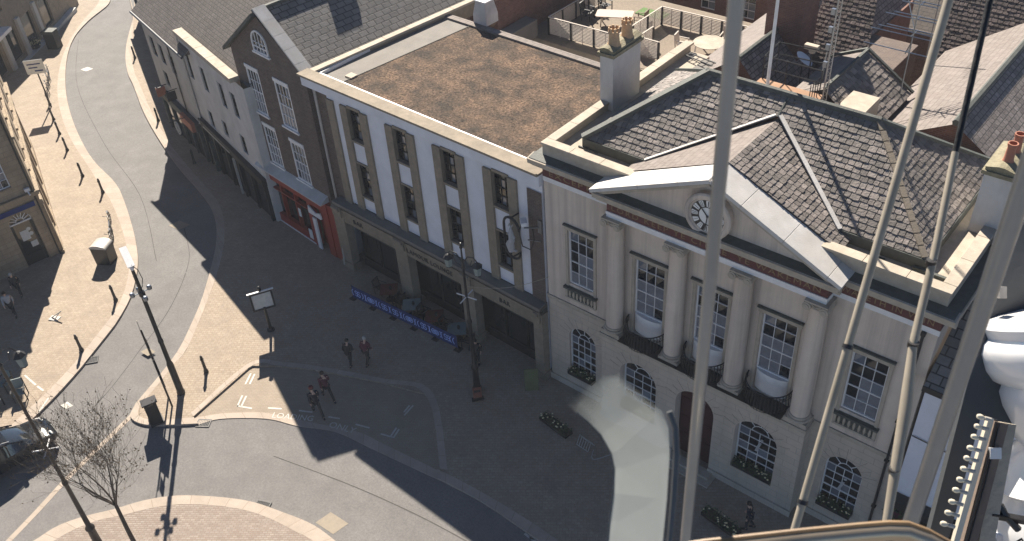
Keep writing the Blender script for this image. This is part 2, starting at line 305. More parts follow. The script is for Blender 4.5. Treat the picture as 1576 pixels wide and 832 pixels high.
# ---------------------------------------------------------------- windows
_WC={}
def window(parent,cx,z0,w,h,y,cols=3,rows=4,arch=False,fr=.06,bar=.024,frm='white',sash=True,name='window',fancy=False,blind=0):
    """a framed glazed window; y is the glazing plane, outward is -y"""
    key=(w,h,cols,rows,arch,fr,bar,frm,sash,fancy,blind)
    if key not in _WC:
        f=MB(); g=MB(); hw=w/2; r=hw; zs=h-r if arch else h
        f.box(-hw,-hw+fr,-.05,.03,0,zs); f.box(hw-fr,hw,-.05,.03,0,zs); f.box(-hw+fr,hw-fr,-.052,.03,0,fr)
        if arch:
            P=arc(0,zs,r,PI,0,16);Q=arc(0,zs,r-fr,PI,0,16)
            for i in range(16): 
                a,b,c,d=P[i],P[i+1],Q[i+1],Q[i]; f.add([(p[0],-.05,p[1]) for p in(a,b,c,d)]+[(p[0],.03,p[1]) for p in(a,b,c,d)],[(0,3,2,1),(4,5,6,7),(0,4,7,3),(1,2,6,5),(0,1,5,4),(3,7,6,2)])
        else: f.box(-hw+fr,hw-fr,-.052,.03,h-fr,h)
        iw=w-2*fr
        top=lambda x: zs+math.sqrt(max(0,(r-fr)**2-x*x)) if arch else h-fr
        xs=[-hw+fr+iw*i/cols for i in range(1,cols)]
        for x in xs:
            t=zs if (arch and fancy) else top(x)
            f.box(x-bar/2,x+bar/2,-.03,.01,fr,t)
        H=zs if arch else h-fr
        for j in range(1,rows+(1 if arch else 0)):
            z=fr+(H-fr)*j/rows; bb=bar*(2.0 if (sash and j==rows//2) else 1)
            f.box(-hw+fr,hw-fr,-.034,.012,z-bb/2,z+bb/2)
        if arch and fancy:
            ri=(r-fr)*.42; Q=arc(0,zs,ri,PI,0,10)
            for a,b in zip(Q,Q[1:]): f.bar((a[0],-.012,a[1]),(b[0],-.012,b[1]),bar,.03)
            for k in range(1,4):
                a=PI*k/4; f.bar((ri*math.cos(a),-.012,zs+ri*math.sin(a)),((r-fr)*math.cos(a),-.012,zs+(r-fr)*math.sin(a)),bar,.03)
        rnd=random.Random(int(w*1000+h*77+cols))
        for i in range(cols):
            for j in range(rows):
                a=-hw+fr+iw*i/cols; b=-hw+fr+iw*(i+1)/cols; c=fr+(H-fr)*j/rows; d=fr+(H-fr)*(j+1)/rows; e1,e2=rnd.uniform(-.012,.012),rnd.uniform(-.012,.012)
                g.poly([(a,e1,c),(b,-e1,c),(b,e2,d),(a,-e2,d)],1 if (frm=='white' and not arch and j<rows*.42 and rnd.random()<.9) or rnd.random()<.06 else 0)
        if arch:
            Q=arc(0,zs,r-fr/2,PI,0,16); g.poly([(p[0],.004,p[1]) for p in Q][::-1])
        _WC[key]=(f.mesh('window_frame',[frm]),g.mesh('pane',['glass','paleglass']))
    fm,gm=_WC[key]
    o=bpy.data.objects.new(name,fm); COL.objects.link(o); o.parent=parent; o.location=(cx,y,z0)
    p=bpy.data.objects.new('pane',gm); COL.objects.link(p); p.parent=o; p.location=(0,.012,0)
    return o
# ---------------------------------------------------------------- slates
def clip(poly,q):
    out=q
    n=len(poly)
    ar=sum(poly[i][0]*poly[(i+1)%n][1]-poly[(i+1)%n][0]*poly[i][1] for i in range(n)); sg=1 if ar>0 else -1
    for i in range(n):
        a,b=poly[i],poly[(i+1)%n]; inp=out; out=[]
        side=lambda p: sg*((b[0]-a[0])*(p[1]-a[1])-(b[1]-a[1])*(p[0]-a[0]))
        for j in range(len(inp)):
            p,r_=inp[j],inp[(j+1)%len(inp)]; sp,sr=side(p),side(r_)
            if sp>=0: out.append(p)
            if sp*sr<0: t=sp/(sp-sr); out.append((p[0]+t*(r_[0]-p[0]),p[1]+t*(r_[1]-p[1])))
        if not out: return []
    return out
def slates(mb,O,U,V,poly,row=.27,cw=(.24,.42),th=.028,seed=1,m=0,mu=1):
    O=Vector(O);U=Vector(U).normalized();V=Vector(V).normalized();N=U.cross(V); rnd=random.Random(seed)
    if N.z<0: N=-N
    us=[p[0] for p in poly]; vs=[p[1] for p in poly]
    P=lambda u,v,h: tuple(O+U*u+V*v+N*h)
    mb.poly([P(u,v,-.012) for u,v in poly],mu)
    v=min(vs)
    while v<max(vs):
        rh=row*rnd.uniform(.92,1.08); u=min(us)-rnd.uniform(0,.3)
        while u<max(us):
            w=rnd.uniform(*cw); g=.014; e=rnd.uniform(-.02,.02); lo=v+e
            q=clip(poly,[(u+g,lo),(u+w*.5,lo-rnd.uniform(0,.02)),(u+w-g,lo),(u+w-g,v+rh+.03),(u+g,v+rh+.03)])
            if len(q)>=3:
                hh=th*rnd.uniform(.7,1.5); f=lambda p: hh*max(0.12,(1-(p[1]-lo)/(rh+.05)))+.004
                k=len(q); top=[P(a,b,f((a,b))) for a,b in q]; bot=[P(a,b,-.01) for a,b in q]
                mb.add(top+bot,[tuple(range(k))]+[(i,i+k,(i+1)%k+k,(i+1)%k) for i in range(k)],m)
            u+=w
        v+=rh
EXPO=1.32
GL={'left_road_edge': [(-84.8, 20.28), (-81.26, 18.16), (-78.87, 14.48), (-75.92, 11.11), (-71.43, 7.81), (-65.41, 4.37), (-59.99, 1.82), (-54.7, -0.22), (-50.36, -1.57), (-46.17, -2.41), (-43.61, -3.29), (-40.01, -4.85), (-37.32, -6.15), (-35.09, -7.46), (-32.79, -9.35), (-31.43, -11.06), (-30.7, -12.36), (-30.19, -13.36), (-29.52, -14.63), (-28.76, -16.41), (-28.21, -17.99), (-27.63, -20.15), (-26.79, -24.4)], 'left_outer': [(-85.95, 19.76), (-82.49, 17.59), (-79.46, 14.2), (-75.77, 10.61), (-71.45, 7.26), (-66.14, 3.98), (-60.78, 1.39), (-55.46, -0.65), (-51.03, -1.95), (-46.85, -3.21), (-44.23, -3.94), (-40.63, -5.31), (-37.76, -6.59), (-35.57, -7.76), (-33.47, -9.41), (-32.06, -11.1), (-31.35, -12.37), (-30.79, -13.4), (-30.15, -14.65), (-29.45, -16.39), (-28.96, -17.98), (-28.38, -20.18), (-27.56, -24.52)], 'right_road_edge': [(-82.81, 21.29), (-79.81, 19.83), (-75.31, 17.34), (-70.0, 13.38), (-66.27, 10.87), (-62.55, 8.84), (-59.96, 7.75), (-54.02, 5.07), (-48.0, 2.78), (-43.16, 1.19), (-39.86, 0.29), (-37.06, -0.62), (-34.85, -1.73), (-32.68, -3.3), (-30.73, -5.17), (-28.88, -7.13), (-27.48, -8.9), (-26.31, -10.54), (-25.41, -12.48), (-24.92, -13.76), (-24.55, -14.62), (-24.28, -14.87)], 'right_inner': [(-75.24, 17.37), (-69.49, 13.63), (-65.66, 11.18), (-62.23, 9.3), (-59.82, 8.25), (-53.77, 5.58), (-47.76, 3.25), (-43.05, 1.78), (-39.54, 0.77), (-36.7, -0.13), (-34.35, -1.43), (-32.44, -2.83), (-30.64, -4.56), (-28.97, -6.46), (-27.36, -8.41), (-25.95, -10.28), (-25.59, -11.33), (-25.0, -12.59), (-24.61, -13.65), (-24.24, -14.4)], 'tip_outer': [(-24.28, -14.87), (-23.78, -15.0), (-22.96, -14.77), (-21.93, -14.01), (-20.87, -13.12), (-20.25, -12.17), (-18.36, -10.78), (-16.75, -10.18), (-14.9, -9.28), (-12.79, -8.96), (-10.73, -8.67), (-8.8, -8.38), (-6.33, -8.14), (-3.46, -8.19), (-1.06, -8.34), (2.27, -8.44)], 'tip_inner': [(-24.24, -14.4), (-23.81, -14.64), (-23.14, -14.47), (-22.24, -13.8), (-21.43, -12.99), (-20.55, -11.95), (-18.99, -10.69), (-18.05, -10.27), (-16.28, -9.56), (-13.99, -8.61), (-12.54, -8.41), (-10.5, -8.15), (-9.17, -7.99), (-6.66, -7.75), (-3.33, -7.67), (-0.93, -7.83), (2.42, -7.96)], 'bay': [(-21.47, -12.96), (-22.02, -8.85), (-20.71, -7.96), (-18.88, -6.99), (-15.44, -5.59), (-12.94, -4.79), (-9.07, -7.91)], 'stripe': [(-24.4, -14.79), (-23.75, -17.42), (-23.33, -19.06), (-22.65, -21.1), (-22.09, -22.98), (-21.46, -25.07)], 'island_outer': [(-21.0, -24.72), (-21.2, -22.82), (-21.0, -21.9), (-20.89, -20.85), (-20.36, -19.78), (-19.61, -18.72), (-18.86, -17.51), (-17.84, -16.42), (-16.32, -15.37), (-14.8, -14.56), (-13.38, -14.12), (-11.56, -13.67), (-10.09, -13.63), (-8.13, -13.71), (-5.48, -14.01)], 'island_inner': [(-20.3, -24.18), (-20.4, -22.63), (-20.28, -21.61), (-20.14, -20.73), (-19.72, -19.66), (-18.95, -18.63), (-18.2, -17.57), (-17.4, -16.73), (-16.11, -15.81), (-14.68, -15.06), (-13.3, -14.63), (-11.65, -14.35), (-10.9, -14.24), (-8.92, -14.31), (-6.34, -14.67)], 'lb_base': [(-41.02, -9.27), (-51.18, -5.24), (-57.26, -2.68), (-67.59, 1.32), (-83.2, 7.04)], 'lb_front': [(-41.02, -9.27), (-41.65, -13.21)]}
WS={'reflection_patch': [[13.005, -26.162, 34.001], [13.011, -26.147, 34.01], [13.019, -26.131, 34.018], [13.03, -26.12, 34.019], [13.057, -26.115, 34.001], [13.07, -26.113, 33.991], [13.079, -26.117, 33.98], [13.088, -26.128, 33.963], [13.1, -26.149, 33.933], [13.113, -26.175, 33.898], [13.077, -26.204, 33.901], [13.069, -26.189, 33.922], [13.063, -26.175, 33.939], [13.056, -26.164, 33.956], [13.049, -26.159, 33.966], [13.037, -26.157, 33.979], [13.025, -26.158, 33.988], [13.014, -26.16, 33.995]], 'rim': [[13.03, -26.105, 33.711], [13.056, -26.071, 33.722], [13.088, -26.039, 33.725], [13.161, -25.969, 33.727], [13.207, -25.927, 33.729], [13.23, -25.906, 33.729], [13.246, -25.893, 33.727], [13.265, -25.884, 33.72], [13.292, -25.874, 33.706], [13.328, -25.866, 33.684]], 'plate': [[12.897, -23.521, 32.615], [12.983, -23.396, 32.659], [13.335, -23.814, 31.975], [13.069, -23.937, 32.085], [13.143, -24.254, 31.729], [13.088, -24.299, 31.733]], 'beamL': [[13.105, -24.134, 32.272], [13.161, -24.423, 31.956]], 'beamM': [[13.114, -24.115, 32.251], [13.173, -24.398, 31.938]], 'beamB': [[13.14, -24.079, 32.214], [13.204, -24.35, 31.909]], 'beamG': [[13.16, -24.056, 32.202], [13.247, -24.306, 31.897]], 'bulbs': [[13.093, -24.166, 32.285], [13.098, -24.187, 32.262], [13.102, -24.21, 32.237], [13.105, -24.236, 32.21], [13.109, -24.259, 32.185], [13.113, -24.283, 32.16], [13.116, -24.308, 32.134], [13.118, -24.333, 32.109], [13.122, -24.36, 32.081], [13.125, -24.385, 32.054], [13.127, -24.412, 32.028]], 'wallpanel': [[13.158, -23.852, 32.008], [13.249, -23.808, 31.972], [13.226, -23.99, 31.824], [13.213, -24.148, 31.688], [13.182, -24.026, 31.827]], 'shellA': [[13.491, -23.478, 32.236]], 'shellB': [[13.602, -23.824, 31.821]], 'cam': [[13.3484, -26.5966, 34.591], [0.770146, 0.635187, -0.058414], [-0.362292, 0.510956, 0.779531], [-0.524995, 0.57919, -0.623634]]}
# ================================================================ TOWN HALL
TH=thing('town_hall','cream town hall with four columns, a pediment clock and a dark red frieze','town hall')
W=8.5
def th_arch_ops(): return [(cx-.78,cx+.78,1.15,4.25,True) for cx in(-6.56,6.56)]
b=MB(); ops=[(cx-.70,cx+.70,6.85,9.95) for cx in(-6.56,6.56)]+[(cx-.74,cx+.74,5.75,10.0) for cx in(-2.96,0,2.96)]
b.wall(-W,W,5.55,12.29,ops,0,.16)
b.wall(-W,-4.9,-.1,5.55,[th_arch_ops()[0]],0,.22,m=1,mr=0); b.wall(4.9,W,-.1,5.55,[th_arch_ops()[1]],0,.22,m=1,mr=0)
b.poly([(-W,0,-.1),(-W,0,13.3),(-W,11,13.3),(-W,11,-.1)]); b.poly([(W,0,-.1),(W,11,-.1),(W,11,13.3),(W,0,13.3)])
b.poly([(-W,11,-.1),(-W,11,13.3),(W,11,13.3),(W,11,-.1)])
b.box(-W-.06,-4.97,-.06,0,-.1,.38,1); b.box(4.97,W+.06,-.06,0,-.1,.38,1)
b.build('wall',['stucco','ashlar'],TH)
b=MB()
for s in(-1,1):
    x0,x1=sorted((s*4.97,s*8.56)); b.box(x0,x1,-.07,-.001,5.50,5.62); b.box(x0,x1,-.035,-.001,5.36,5.50)
b.parts('string_course',['stone'],TH)
# podium
b=MB(); pods=[(-2.96-.98,-2.96+.98,1.25,4.55,True),(2.96-.98,2.96+.98,1.25,4.55,True),(-.95,.95,-.1,4.55,True)]
b.wall(-4.95,4.95,-.1,5.40,pods,-.67,.5,m=1,mr=0)
b.poly([(-4.95,-.67,-.1),(-4.95,-.67,5.4),(-4.95,0,5.4),(-4.95,0,-.1)],1); b.poly([(4.95,-.67,-.1),(4.95,0,-.1),(4.95,0,5.4),(4.95,-.67,5.4)],1)
b.box(-5.0,-.95,-.75,-.672,-.1,.35,1); b.box(.95,5.0,-.75,-.672,-.1,.35,1)
b.box(-3.94,-1.98,-.64,-.18,-.1,1.25,0); b.box(1.98,3.94,-.64,-.18,-.1,1.25,0)
b.build('podium',['stucco','ashlar'],TH)
b=MB(); b.box(-5.02,5.02,-.78,-.002,5.40,5.56); b.box(-4.97,4.97,-.72,-.002,5.561,5.665); b.build('podium_ledge',['stone'],TH)
# voussoir joints round the arches (thin raised key blocks)
b=MB()
for cx,yy,r,zc in((-2.96,-.67,.98,3.57),(2.96,-.67,.98,3.57),(0,-.67,.95,3.6),(-6.56,0,.78,3.47),(6.56,0,.78,3.47)):
    for k in range(1,10):
        a=PI*k/10; c,s_=math.cos(a),math.sin(a); L=.62 if k%2 else .48
        b.bar((cx+c*(r+.04),yy-.003,zc+s_*(r+.04)),(cx+c*(r+L),yy-.003,zc+s_*(r+L)),.016,.010)
b.parts('arch_joints',['joint'],TH)
# columns
def column(cx):
    z0,z1=5.67,12.0
    b=MB(); cy=-.36
    b.lathe([(.385,z0+.38),(.40,z0+1.6),(.395,z0+2.6),(.375,z0+4.2),(.345,z1-.42),(.36,z1-.40),(.36,z1-.36),(.335,z1-.33)],(cx,cy,0),28)
    o=b.build('column',['stucco'],TH,smooth=True)
    c=MB(); c.box(cx-.48,cx+.48,-.73,-.01,z0,z0+.14); c.lathe([(.47,z0+.14),(.50,z0+.19),(.47,z0+.25),(.41,z0+.27),(.43,z0+.31),(.45,z0+.34),(.43,z0+.38),(.38,z0+.40)],(cx,cy,0),28); c.build('base',['stone'],o,smooth=True)
    k=MB(); k.box(cx-.45,cx+.45,-.80,-.02,z1-.07,z1); k.box(cx-.36,cx+.36,-.70,-.05,z1-.30,z1-.071)
    for s in(-1,1):
        k.lathe([(.17,-.06),(.17,.64),],(cx+s*.33,-.76,z1-.24),16,ax=Matrix.Rotation(-PI/2,3,'X'))
        k.lathe([(.10,-.09),(.10,-.061)],(cx+s*.33,-.76,z1-.24),14,ax=Matrix.Rotation(-PI/2,3,'X'))
    k.tube([(cx-.2,-.74,z1-.12),(cx,-.78,z1-.19),(cx+.2,-.74,z1-.12)],.028,6)
    k.build('capital',['stone'],o,smooth=True)
for cx in(-4.47,-1.4545,1.4545,4.47): column(cx)
# entablature
b=MB(); z0,z1=12.0,12.28
b.box(-4.77,4.77,-.62,-.002,z0,z0+.13); b.box(-4.79,4.79,-.645,-.002,z0+.13,z1)
for s in(-1,1):
    x0,x1=sorted((s*4.78,s*8.54)); b.box(x0,x1,-.03,-.001,12.05,12.28)
b.parts('architrave',['white'],TH)
b=MB(); b.box(-4.765,4.765,-.6,.2,12.281,12.74)
for s in(-1,1):
    x0,x1=sorted((s*4.766,s*8.53)); b.box(x0,x1,-.03,.2,12.281,12.74)
b.box(-8.531,-8.50,.2,11,12.281,12.74); b.box(8.50,8.531,.2,11,12.281,12.74)
FR=b.build('frieze',['frieze'],TH)
def motto(s,x,size,y,w):
    t=text('lettering',s,size,FR,(x,y,12.40),(PI/2,0,0),'gold',.006,space=1.25)
    xs=[v.co.x for v in t.data.vertices]; k=w/(max(xs)-min(xs))
    for v in t.data.vertices: v.co.x*=k
motto('EXCEPT YE',-8.2,.36,-.042,3.1); motto('LORD KEEP YE CITTIE  YE WAKEMAN',-4.55,.36,-.612,9.0); motto('WAKETH IN VAIN',4.98,.36,-.042,3.3)
def cornice(b,x0,x1,y,o,zt=13.26,zb=12.741,rl=0,rr=0):
    # stepped overhang, top slopes back
    pr=[(0,zb),(-.14,zb),(-.16,zb+.12),(-.36,zb+.24),(-o,zb+.27),(-o,zt-.12),(-o-.05,zt),(0,zt+.09)]
    pts=[(y+p[0],p[1]) for p in pr]
    b.prism(pts,'x',x0,x1)
b=MB(); cornice(b,-W-.49,-5.2,-.03,.44); cornice(b,5.2,W+.49,-.03,.44); cornice(b,-5.21,5.21,-.6,.42)
for s in(-1,1):
    x=s*(W+.49); x0,x1=sorted((s*W,x)); b.box(x0,x1,.0,11,13.0,13.26)
b.parts('cornice',['stone'],TH)
# dark lead on top of cornices (sits proud of stone)
b=MB()
def leadtop(x0,x1,y0,y1,z0_,z1_): b.add([(x0,y0,z0_),(x1,y0,z0_),(x1,y1,z1_),(x0,y1,z1_),(x0,y0,z0_-.02),(x1,y0,z0_-.02),(x1,y1,z1_-.02),(x0,y1,z1_-.02)],[(0,1,2,3),(0,4,5,1),(1,5,6,2),(2,6,7,3),(3,7,4,0),(4,7,6,5)])
leadtop(-W-.42,-5.22,-.44,.0,13.30,13.37); leadtop(5.22,W+.42,-.44,.0,13.30,13.37); leadtop(-5.1,5.1,-.98,-.5,13.30,13.38)
leadtop(W,W+.45,.01,11,13.30,13.30); leadtop(-W-.45,-W,.01,11,13.30,13.30)
b.parts('lead_flashing',['lead'],TH)
# tympanum
AX,AZ=5.2,15.68
b=MB(); b.prism([(-4.85,13.36),(4.85,13.36),(0,15.52)],'y',-.56,-.3); TY=b.build('tympanum',['stucco'],TH)
# raking slabs
b=MB()
for s in(-1,1):
    P0=Vector((s*5.30,0,13.27)); P1=Vector((0,0,AZ)); d=(P1-P0); L=d.length; d.normalize(); n=Vector((-d.z*s,0,d.x*s)) if False else Vector((0,1,0)).cross(d)*(1 if s<0 else -1)
    if n.z<0: n=-n
    cuts=[0,.1,.43,.76,1.0]
    for a,c in zip(cuts,cuts[1:]):
        A=P0+d*(L*a+.006); B=P0+d*(L*c-.006)
        f=-1.07; bk=.28
        V=[A+Vector((0,f,0)),B+Vector((0,f,0)),B+Vector((0,bk,0)),A+Vector((0,bk,0))]; T=[v+n*.10 for v in V]
        b.add([v-n*.06 for v in V]+T,[(0,3,2,1),(4,5,6,7),(0,1,5,4),(1,2,6,5),(2,3,7,6),(3,0,4,7)],0)
    A=P0-n*.1;B=P1-n*.1
    b.add([A+Vector((0,-.98,0)),B+Vector((0,-.98,0)),B+Vector((0,-.55,0)),A+Vector((0,-.55,0)),A+Vector((0,-.98,-.13)),B+Vector((0,-.98,-.13)),B+Vector((0,-.55,-.13)),A+Vector((0,-.55,-.13))],[(0,1,2,3),(0,4,5,1),(4,7,6,5),(2,6,7,3),(1,5,6,2),(0,3,7,4)],1)
b.parts('pediment_coping',['slab','stone'],TH,bevel=.012)
# clock
ax=Matrix.Rotation(PI/2,3,'X')
b=MB(); b.lathe([(.93,-.02),(.98,.22),(.98,.34),(.92,.40),(.80,.40),(.76,.33),(.70,.33),(.70,.05)],(-.06,-.56,14.05),40,ax=ax); CK=b.build('clock',['stucco'],TH,smooth=True)
b=MB(); b.lathe([(.73,.28),(.73,.30),(0.001,.301)],(-.06,-.56,14.05),36,ax=ax); b.build('dial',['clockface'],CK)
b=MB()
b.lathe([(.73,.302),(.73,.312),(.37,.312),(.37,.302)],(-.06,-.56,14.05),40,ax=ax,caps=False)
b.build('numeral_ring',['iron'],CK); b=MB()
for k in range(12):
    a=PI/2-k*PI/6; P=[]
    for rr,da in((.42,-.13),(.46,-.155),(.66,-.16),(.68,-.10),(.68,.10),(.66,.16),(.46,.155),(.42,.13)): P.append((-.06+rr*math.cos(a+da),14.05+rr*math.sin(a+da)))
    b.prism(P,'y',-.884,-.873,0)
    for jj in ((-.06,.06) if k%2 else (0,)): b.bar((-.06+.44*math.cos(a+jj),-.887,14.05+.44*math.sin(a+jj)),(-.06+.66*math.cos(a+jj),-.887,14.05+.66*math.sin(a+jj)),.03,.006,m=1)
b.build('numerals',['clockface','iron'],CK)
b=MB(); b.bar((-.06,-.895,14.05),(-.30,-.895,14.32),.05,.012); b.bar((-.06,-.90,14.05),(-.12,-.90,13.42),.035,.012); b.lathe([(.05,0),(.05,.03)],(-.06,-.885,14.05),12,ax=ax); b.build('hands',['iron'],CK)
# parapets
b=MB()
def par(x0,x1,y0,y1): b.box(x0,x1,y0,y1,13.3,13.86)
for s in(-1,1):
    x0,x1=sorted((s*4.1,s*8.5)); par(x0,x1,.0,.34)
    x0,x1=sorted((s*8.5,s*8.16)); par(x0,x1,.34,11.4)
b.parts('parapet',['stone'],TH)
b=MB()
for s in(-1,1):
    for k in range(3):
        a,c=4.0+k*1.52,4.0+(k+1)*1.52-.012; x0,x1=sorted((s*a,s*min(c,8.56))); b.box(x0,x1,-.06,.40,13.861,13.97)
    for k in range(7):
        x0,x1=sorted((s*8.56,s*8.10)); b.box(x0,x1,.412+k*1.6,.40+(k+1)*1.6,13.861,13.97)
b.parts('parapet_coping',['slab' if False else 'stone'],TH,bevel=.012)
# gutter floor
b=MB(); b.box(-8.16,8.16,.34,1.35,13.2,13.56); b.box(-8.16,-7.1,1.35,11.4,13.2,13.55); b.box(7.1,8.16,1.35,11.4,13.2,13.55)
b.box(5.6,5.95,.42,1.0,13.561,13.60,1); b.box(6.9,8.05,.98,1.1,13.561,13.68,1); b.box(-7.4,-6.4,1.05,1.12,13.561,13.62,1)
b.parts('parapet_gutter',['stone','lead'],TH)
# main roof
RE,RZ=14.0,16.5; ye,yr=1.2,4.85
b=MB(); ln=math.hypot(yr-ye,RZ-RE); U=(1,0,0);V=(0,(yr-ye)/ln,(RZ-RE)/ln)
h=3.55; tv=.0
# front slope left and right of pediment roof valley
vy=lambda z: ye+(z-RE)*(yr-ye)/(RZ-RE)
pz=15.95; pv=(pz-RE)/(RZ-RE)*ln
slates(b,(0,ye,RE),U,V,[(-7.2,0),(-4.15,0),(0,pv),(0,ln),(-h,ln)],seed=3,row=.245,cw=(.2,.36))
slates(b,(0,ye,RE),U,V,[(4.15,0),(7.2,0),(h,ln),(0,ln),(0,pv)],seed=4,row=.245,cw=(.2,.36))
for s in(-1,1):
    O=Vector((s*7.2,ye,RE)); E=Vector((s*h,yr,RZ)); l2=math.hypot(7.2-h,RZ-RE); V2=Vector((-s*(7.2-h)/l2,0,(RZ-RE)/l2)); U2=Vector((0,1,0))
    slates(b,O,U2,V2,[(0,0),(7.3,0),(3.65,l2)],seed=5+s,m=0,row=.245,cw=(.2,.36))
slates(b,(0,8.5,RE),U,(0,-V[1],V[2]),[(-7.2,0),(7.2,0),(h,ln),(-h,ln)],seed=9,row=.5,cw=(.5,.8))
# pediment roof slopes
for s in(-1,1):
    P0=Vector((s*4.6,.28,13.75)); P1=Vector((0,.28,15.82)); d=(P1-P0); L=d.length; d.normalize()
    # polygon in (u=y, v=along slope)
    if s>0: slates(b,P0,(0,1,0),d,[(0,0),(1.15,0),(3.8,L),(0,L)],seed=12,row=.24,cw=(.2,.32))
    else: b.poly([P0,P0+Vector((0,1.15,0)),P1+Vector((0,3.75,.0)),P1],2)
b.build('roof',['slate','under','palestone'],TH)
b=MB()
b.box(-7.25,-4.1,ye-.06,ye+.02,13.56,14.0); b.box(4.1,7.25,ye-.06,ye+.02,13.56,14.0); b.box(-7.26,-7.18,ye,8.5,13.5,14.0); b.box(7.18,7.26,ye,8.5,13.5,14.0)
b.tube([(-h-.1,yr,RZ+.03),(h+.1,yr,RZ+.03)],.13,8); b.box(-h,h,yr-.12,yr+.12,RZ-.1,RZ+.05)
b.bar((-7.25,ye-.05,RE+.05),(-h,yr,RZ+.07),.30,.16)
b.bar((-7.2,8.55,RE+.03),(-h,yr,RZ+.05),.2,.14); b.bar((7.2,8.55,RE+.03),(h,yr,RZ+.05),.2,.14)
b.bar((0,vy(pz)-.05,pz+.0),(0,yr,RZ+.02),.06,.05)
b.parts('roof_ridge',['lead'],TH)
b=MB(); b.bar((4.15,ye-.05,RE+.04),(.1,vy(pz),pz+.06),.17,.05); b.bar((-4.15,ye-.05,RE+.02),(-.1,vy(pz),pz+.04),.12,.04); b.parts('valley_gutter',['steel' if False else 'slab'],TH)
b=MB()
for k in range(12):
    t0,t1=k/12,(k+1)/12-.008; A=Vector((7.15,ye+.03,RE+.05)); B=Vector((h,yr,RZ+.05)); b.bar(A.lerp(B,t0),A.lerp(B,t1),.21,.06)
b.build('hip_tiles',['brownstone'],TH)
# windows
def hood(b,cx,hw,z): b.box(cx-hw-.04,cx+hw+.04,-.14,-.001,z,z+.07,1); b.box(cx-hw,cx+hw,-.05,-.001,z-.24,z-.001)
b=MB()
for cx in(-6.56,6.56):
    hood(b,cx,.86,10.14); 
    for s in(-1,1): x0,x1=sorted((cx+s*.70,cx+s*.84)); b.box(x0,x1,-.045,-.001,6.7,9.9)
    b.box(cx-.92,cx+.92,-.2,-.001,6.60,6.70,1); b.box(cx-.86,cx+.86,-.12,-.001,5.99,6.09)
    for s in(-1,1): x0,x1=sorted((cx+s*.74,cx+s*.86)); b.box(x0,x1,-.10,-.001,6.09,6.60)
for cx in(-2.96,0,2.96):
    hood(b,cx,.92,10.16)
    for s in(-1,1): x0,x1=sorted((cx+s*.74,cx+s*.88)); b.box(x0,x1,-.045,-.001,5.67,9.91)
b.parts('window_surround',['stone','lead'],TH)
for cx in(-6.56,6.56):
    b=MB(); 
    for k in range(7): x=cx-.62+k*.206; b.lathe([(.035,6.09),(.035,6.15),(.065,6.25),(.05,6.37),(.03,6.45),(.045,6.52),(.045,6.6)],(x,-.06,0),10)
    b.build('balustrade',['stone'],TH,smooth=True)
    b=MB(); b.box(cx-.74,cx+.74,-.03,-.002,6.09,6.6); b.build('balustrade_back',['lead'],TH)
    window(TH,cx,6.86,1.40,3.09,.14,3,5,fr=.06)
    window(TH,cx,1.16,1.56,3.09,.20,4,5,arch=True,fancy=True,fr=.05)
for cx in(-2.96,2.96): window(TH,cx,1.26,1.96,3.27,-.2,4,5,arch=True,fancy=True,fr=.05)
for cx in(-2.96,0,2.96):
    window(TH,cx,6.9,1.46,3.08,.14,3,5,fr=.06)
    b=MB(); V_=[(cx+.72*math.cos(PI+PI*k/16),.12+.26*math.sin(PI+PI*k/16)) for k in range(17)]; b.prism(V_,'z',5.9,6.9); b.build('window_apron',['white'],TH,smooth=True)
    b=MB(); b.lathe([(.98,5.68),(.98,5.72)],(cx,-.02,0),20,a0=PI,a1=2*PI)
    pts=[(cx+.98*math.cos(a),-.02+.98*math.sin(a)) for a in [PI+PI*k/22 for k in range(23)]]
    b.tube([(p[0],p[1],6.62) for p in pts],.03,6)
    b.tube([(p[0],p[1],6.30) for p in pts],.012,5)
    for i,p in enumerate(pts):
        b.tube([(p[0],p[1],5.68),(p[0]+ (p[0]-cx)*.08,p[1]*1.08,6.0),(p[0],p[1],6.62)],.02,5)
        if i<22:
            q=pts[i+1]; m_=((p[0]+q[0])/2,(p[1]+q[1])/2); b.tube([(p[0],p[1],6.3),(m_[0],m_[1],6.5),(q[0],q[1],6.3)],.010,4)
    b.parts('balcony_railing',['black'],TH)
b=MB(); b.box(-3.95,3.95,-.9,-.03,5.667,5.675)
b.build('balcony_floor',['black'],TH)
# information marks on the ground floor glass
for cx,yy,zz in((6.56,.14,2.15),(2.96,-.26,2.45)):
    g=text('information_letter','i',1.35,TH,(cx-.22,yy,zz),(PI/2,0,0),'paleblue' if False else 'pale_cloth',.006)
    for v in g.data.vertices: v.co.x+=v.co.y*.25
# door
b=MB(); b.box(-.93,.93,-.22,-.17,-.1,4.5); 
for s in(-1,1):
    for k in range(3): x0,x1=sorted((s*.1,s*.82)); b.box(x0,x1,-.25,-.22,.3+k*1.15,1.25+k*1.15)
D=b.build('door',['darkred'],TH); b=MB(); b.lathe([(.04,0),(.04,.06)],(.12,-.25,1.25),10,ax=ax); b.build('handle',['gold'],D)
b=MB(); b.box(-1.4,1.4,-1.5,-.68,-.1,.07); b.box(-1.2,1.2,-1.15,-.68,.07,.2); b.build('door_step',['stone'],TH)
# right corner drainpipe
b=MB(); b.tube([(8.05,-.08,11.9),(8.05,-.08,.1)],.055,8); b.box(7.97,8.13,-.16,-.001,11.9,12.03)
for z in(10,7.5,5.3,2.5): b.box(7.96,8.14,-.15,-.001,z,z+.06)
b.build('drainpipe',['iron'],TH)
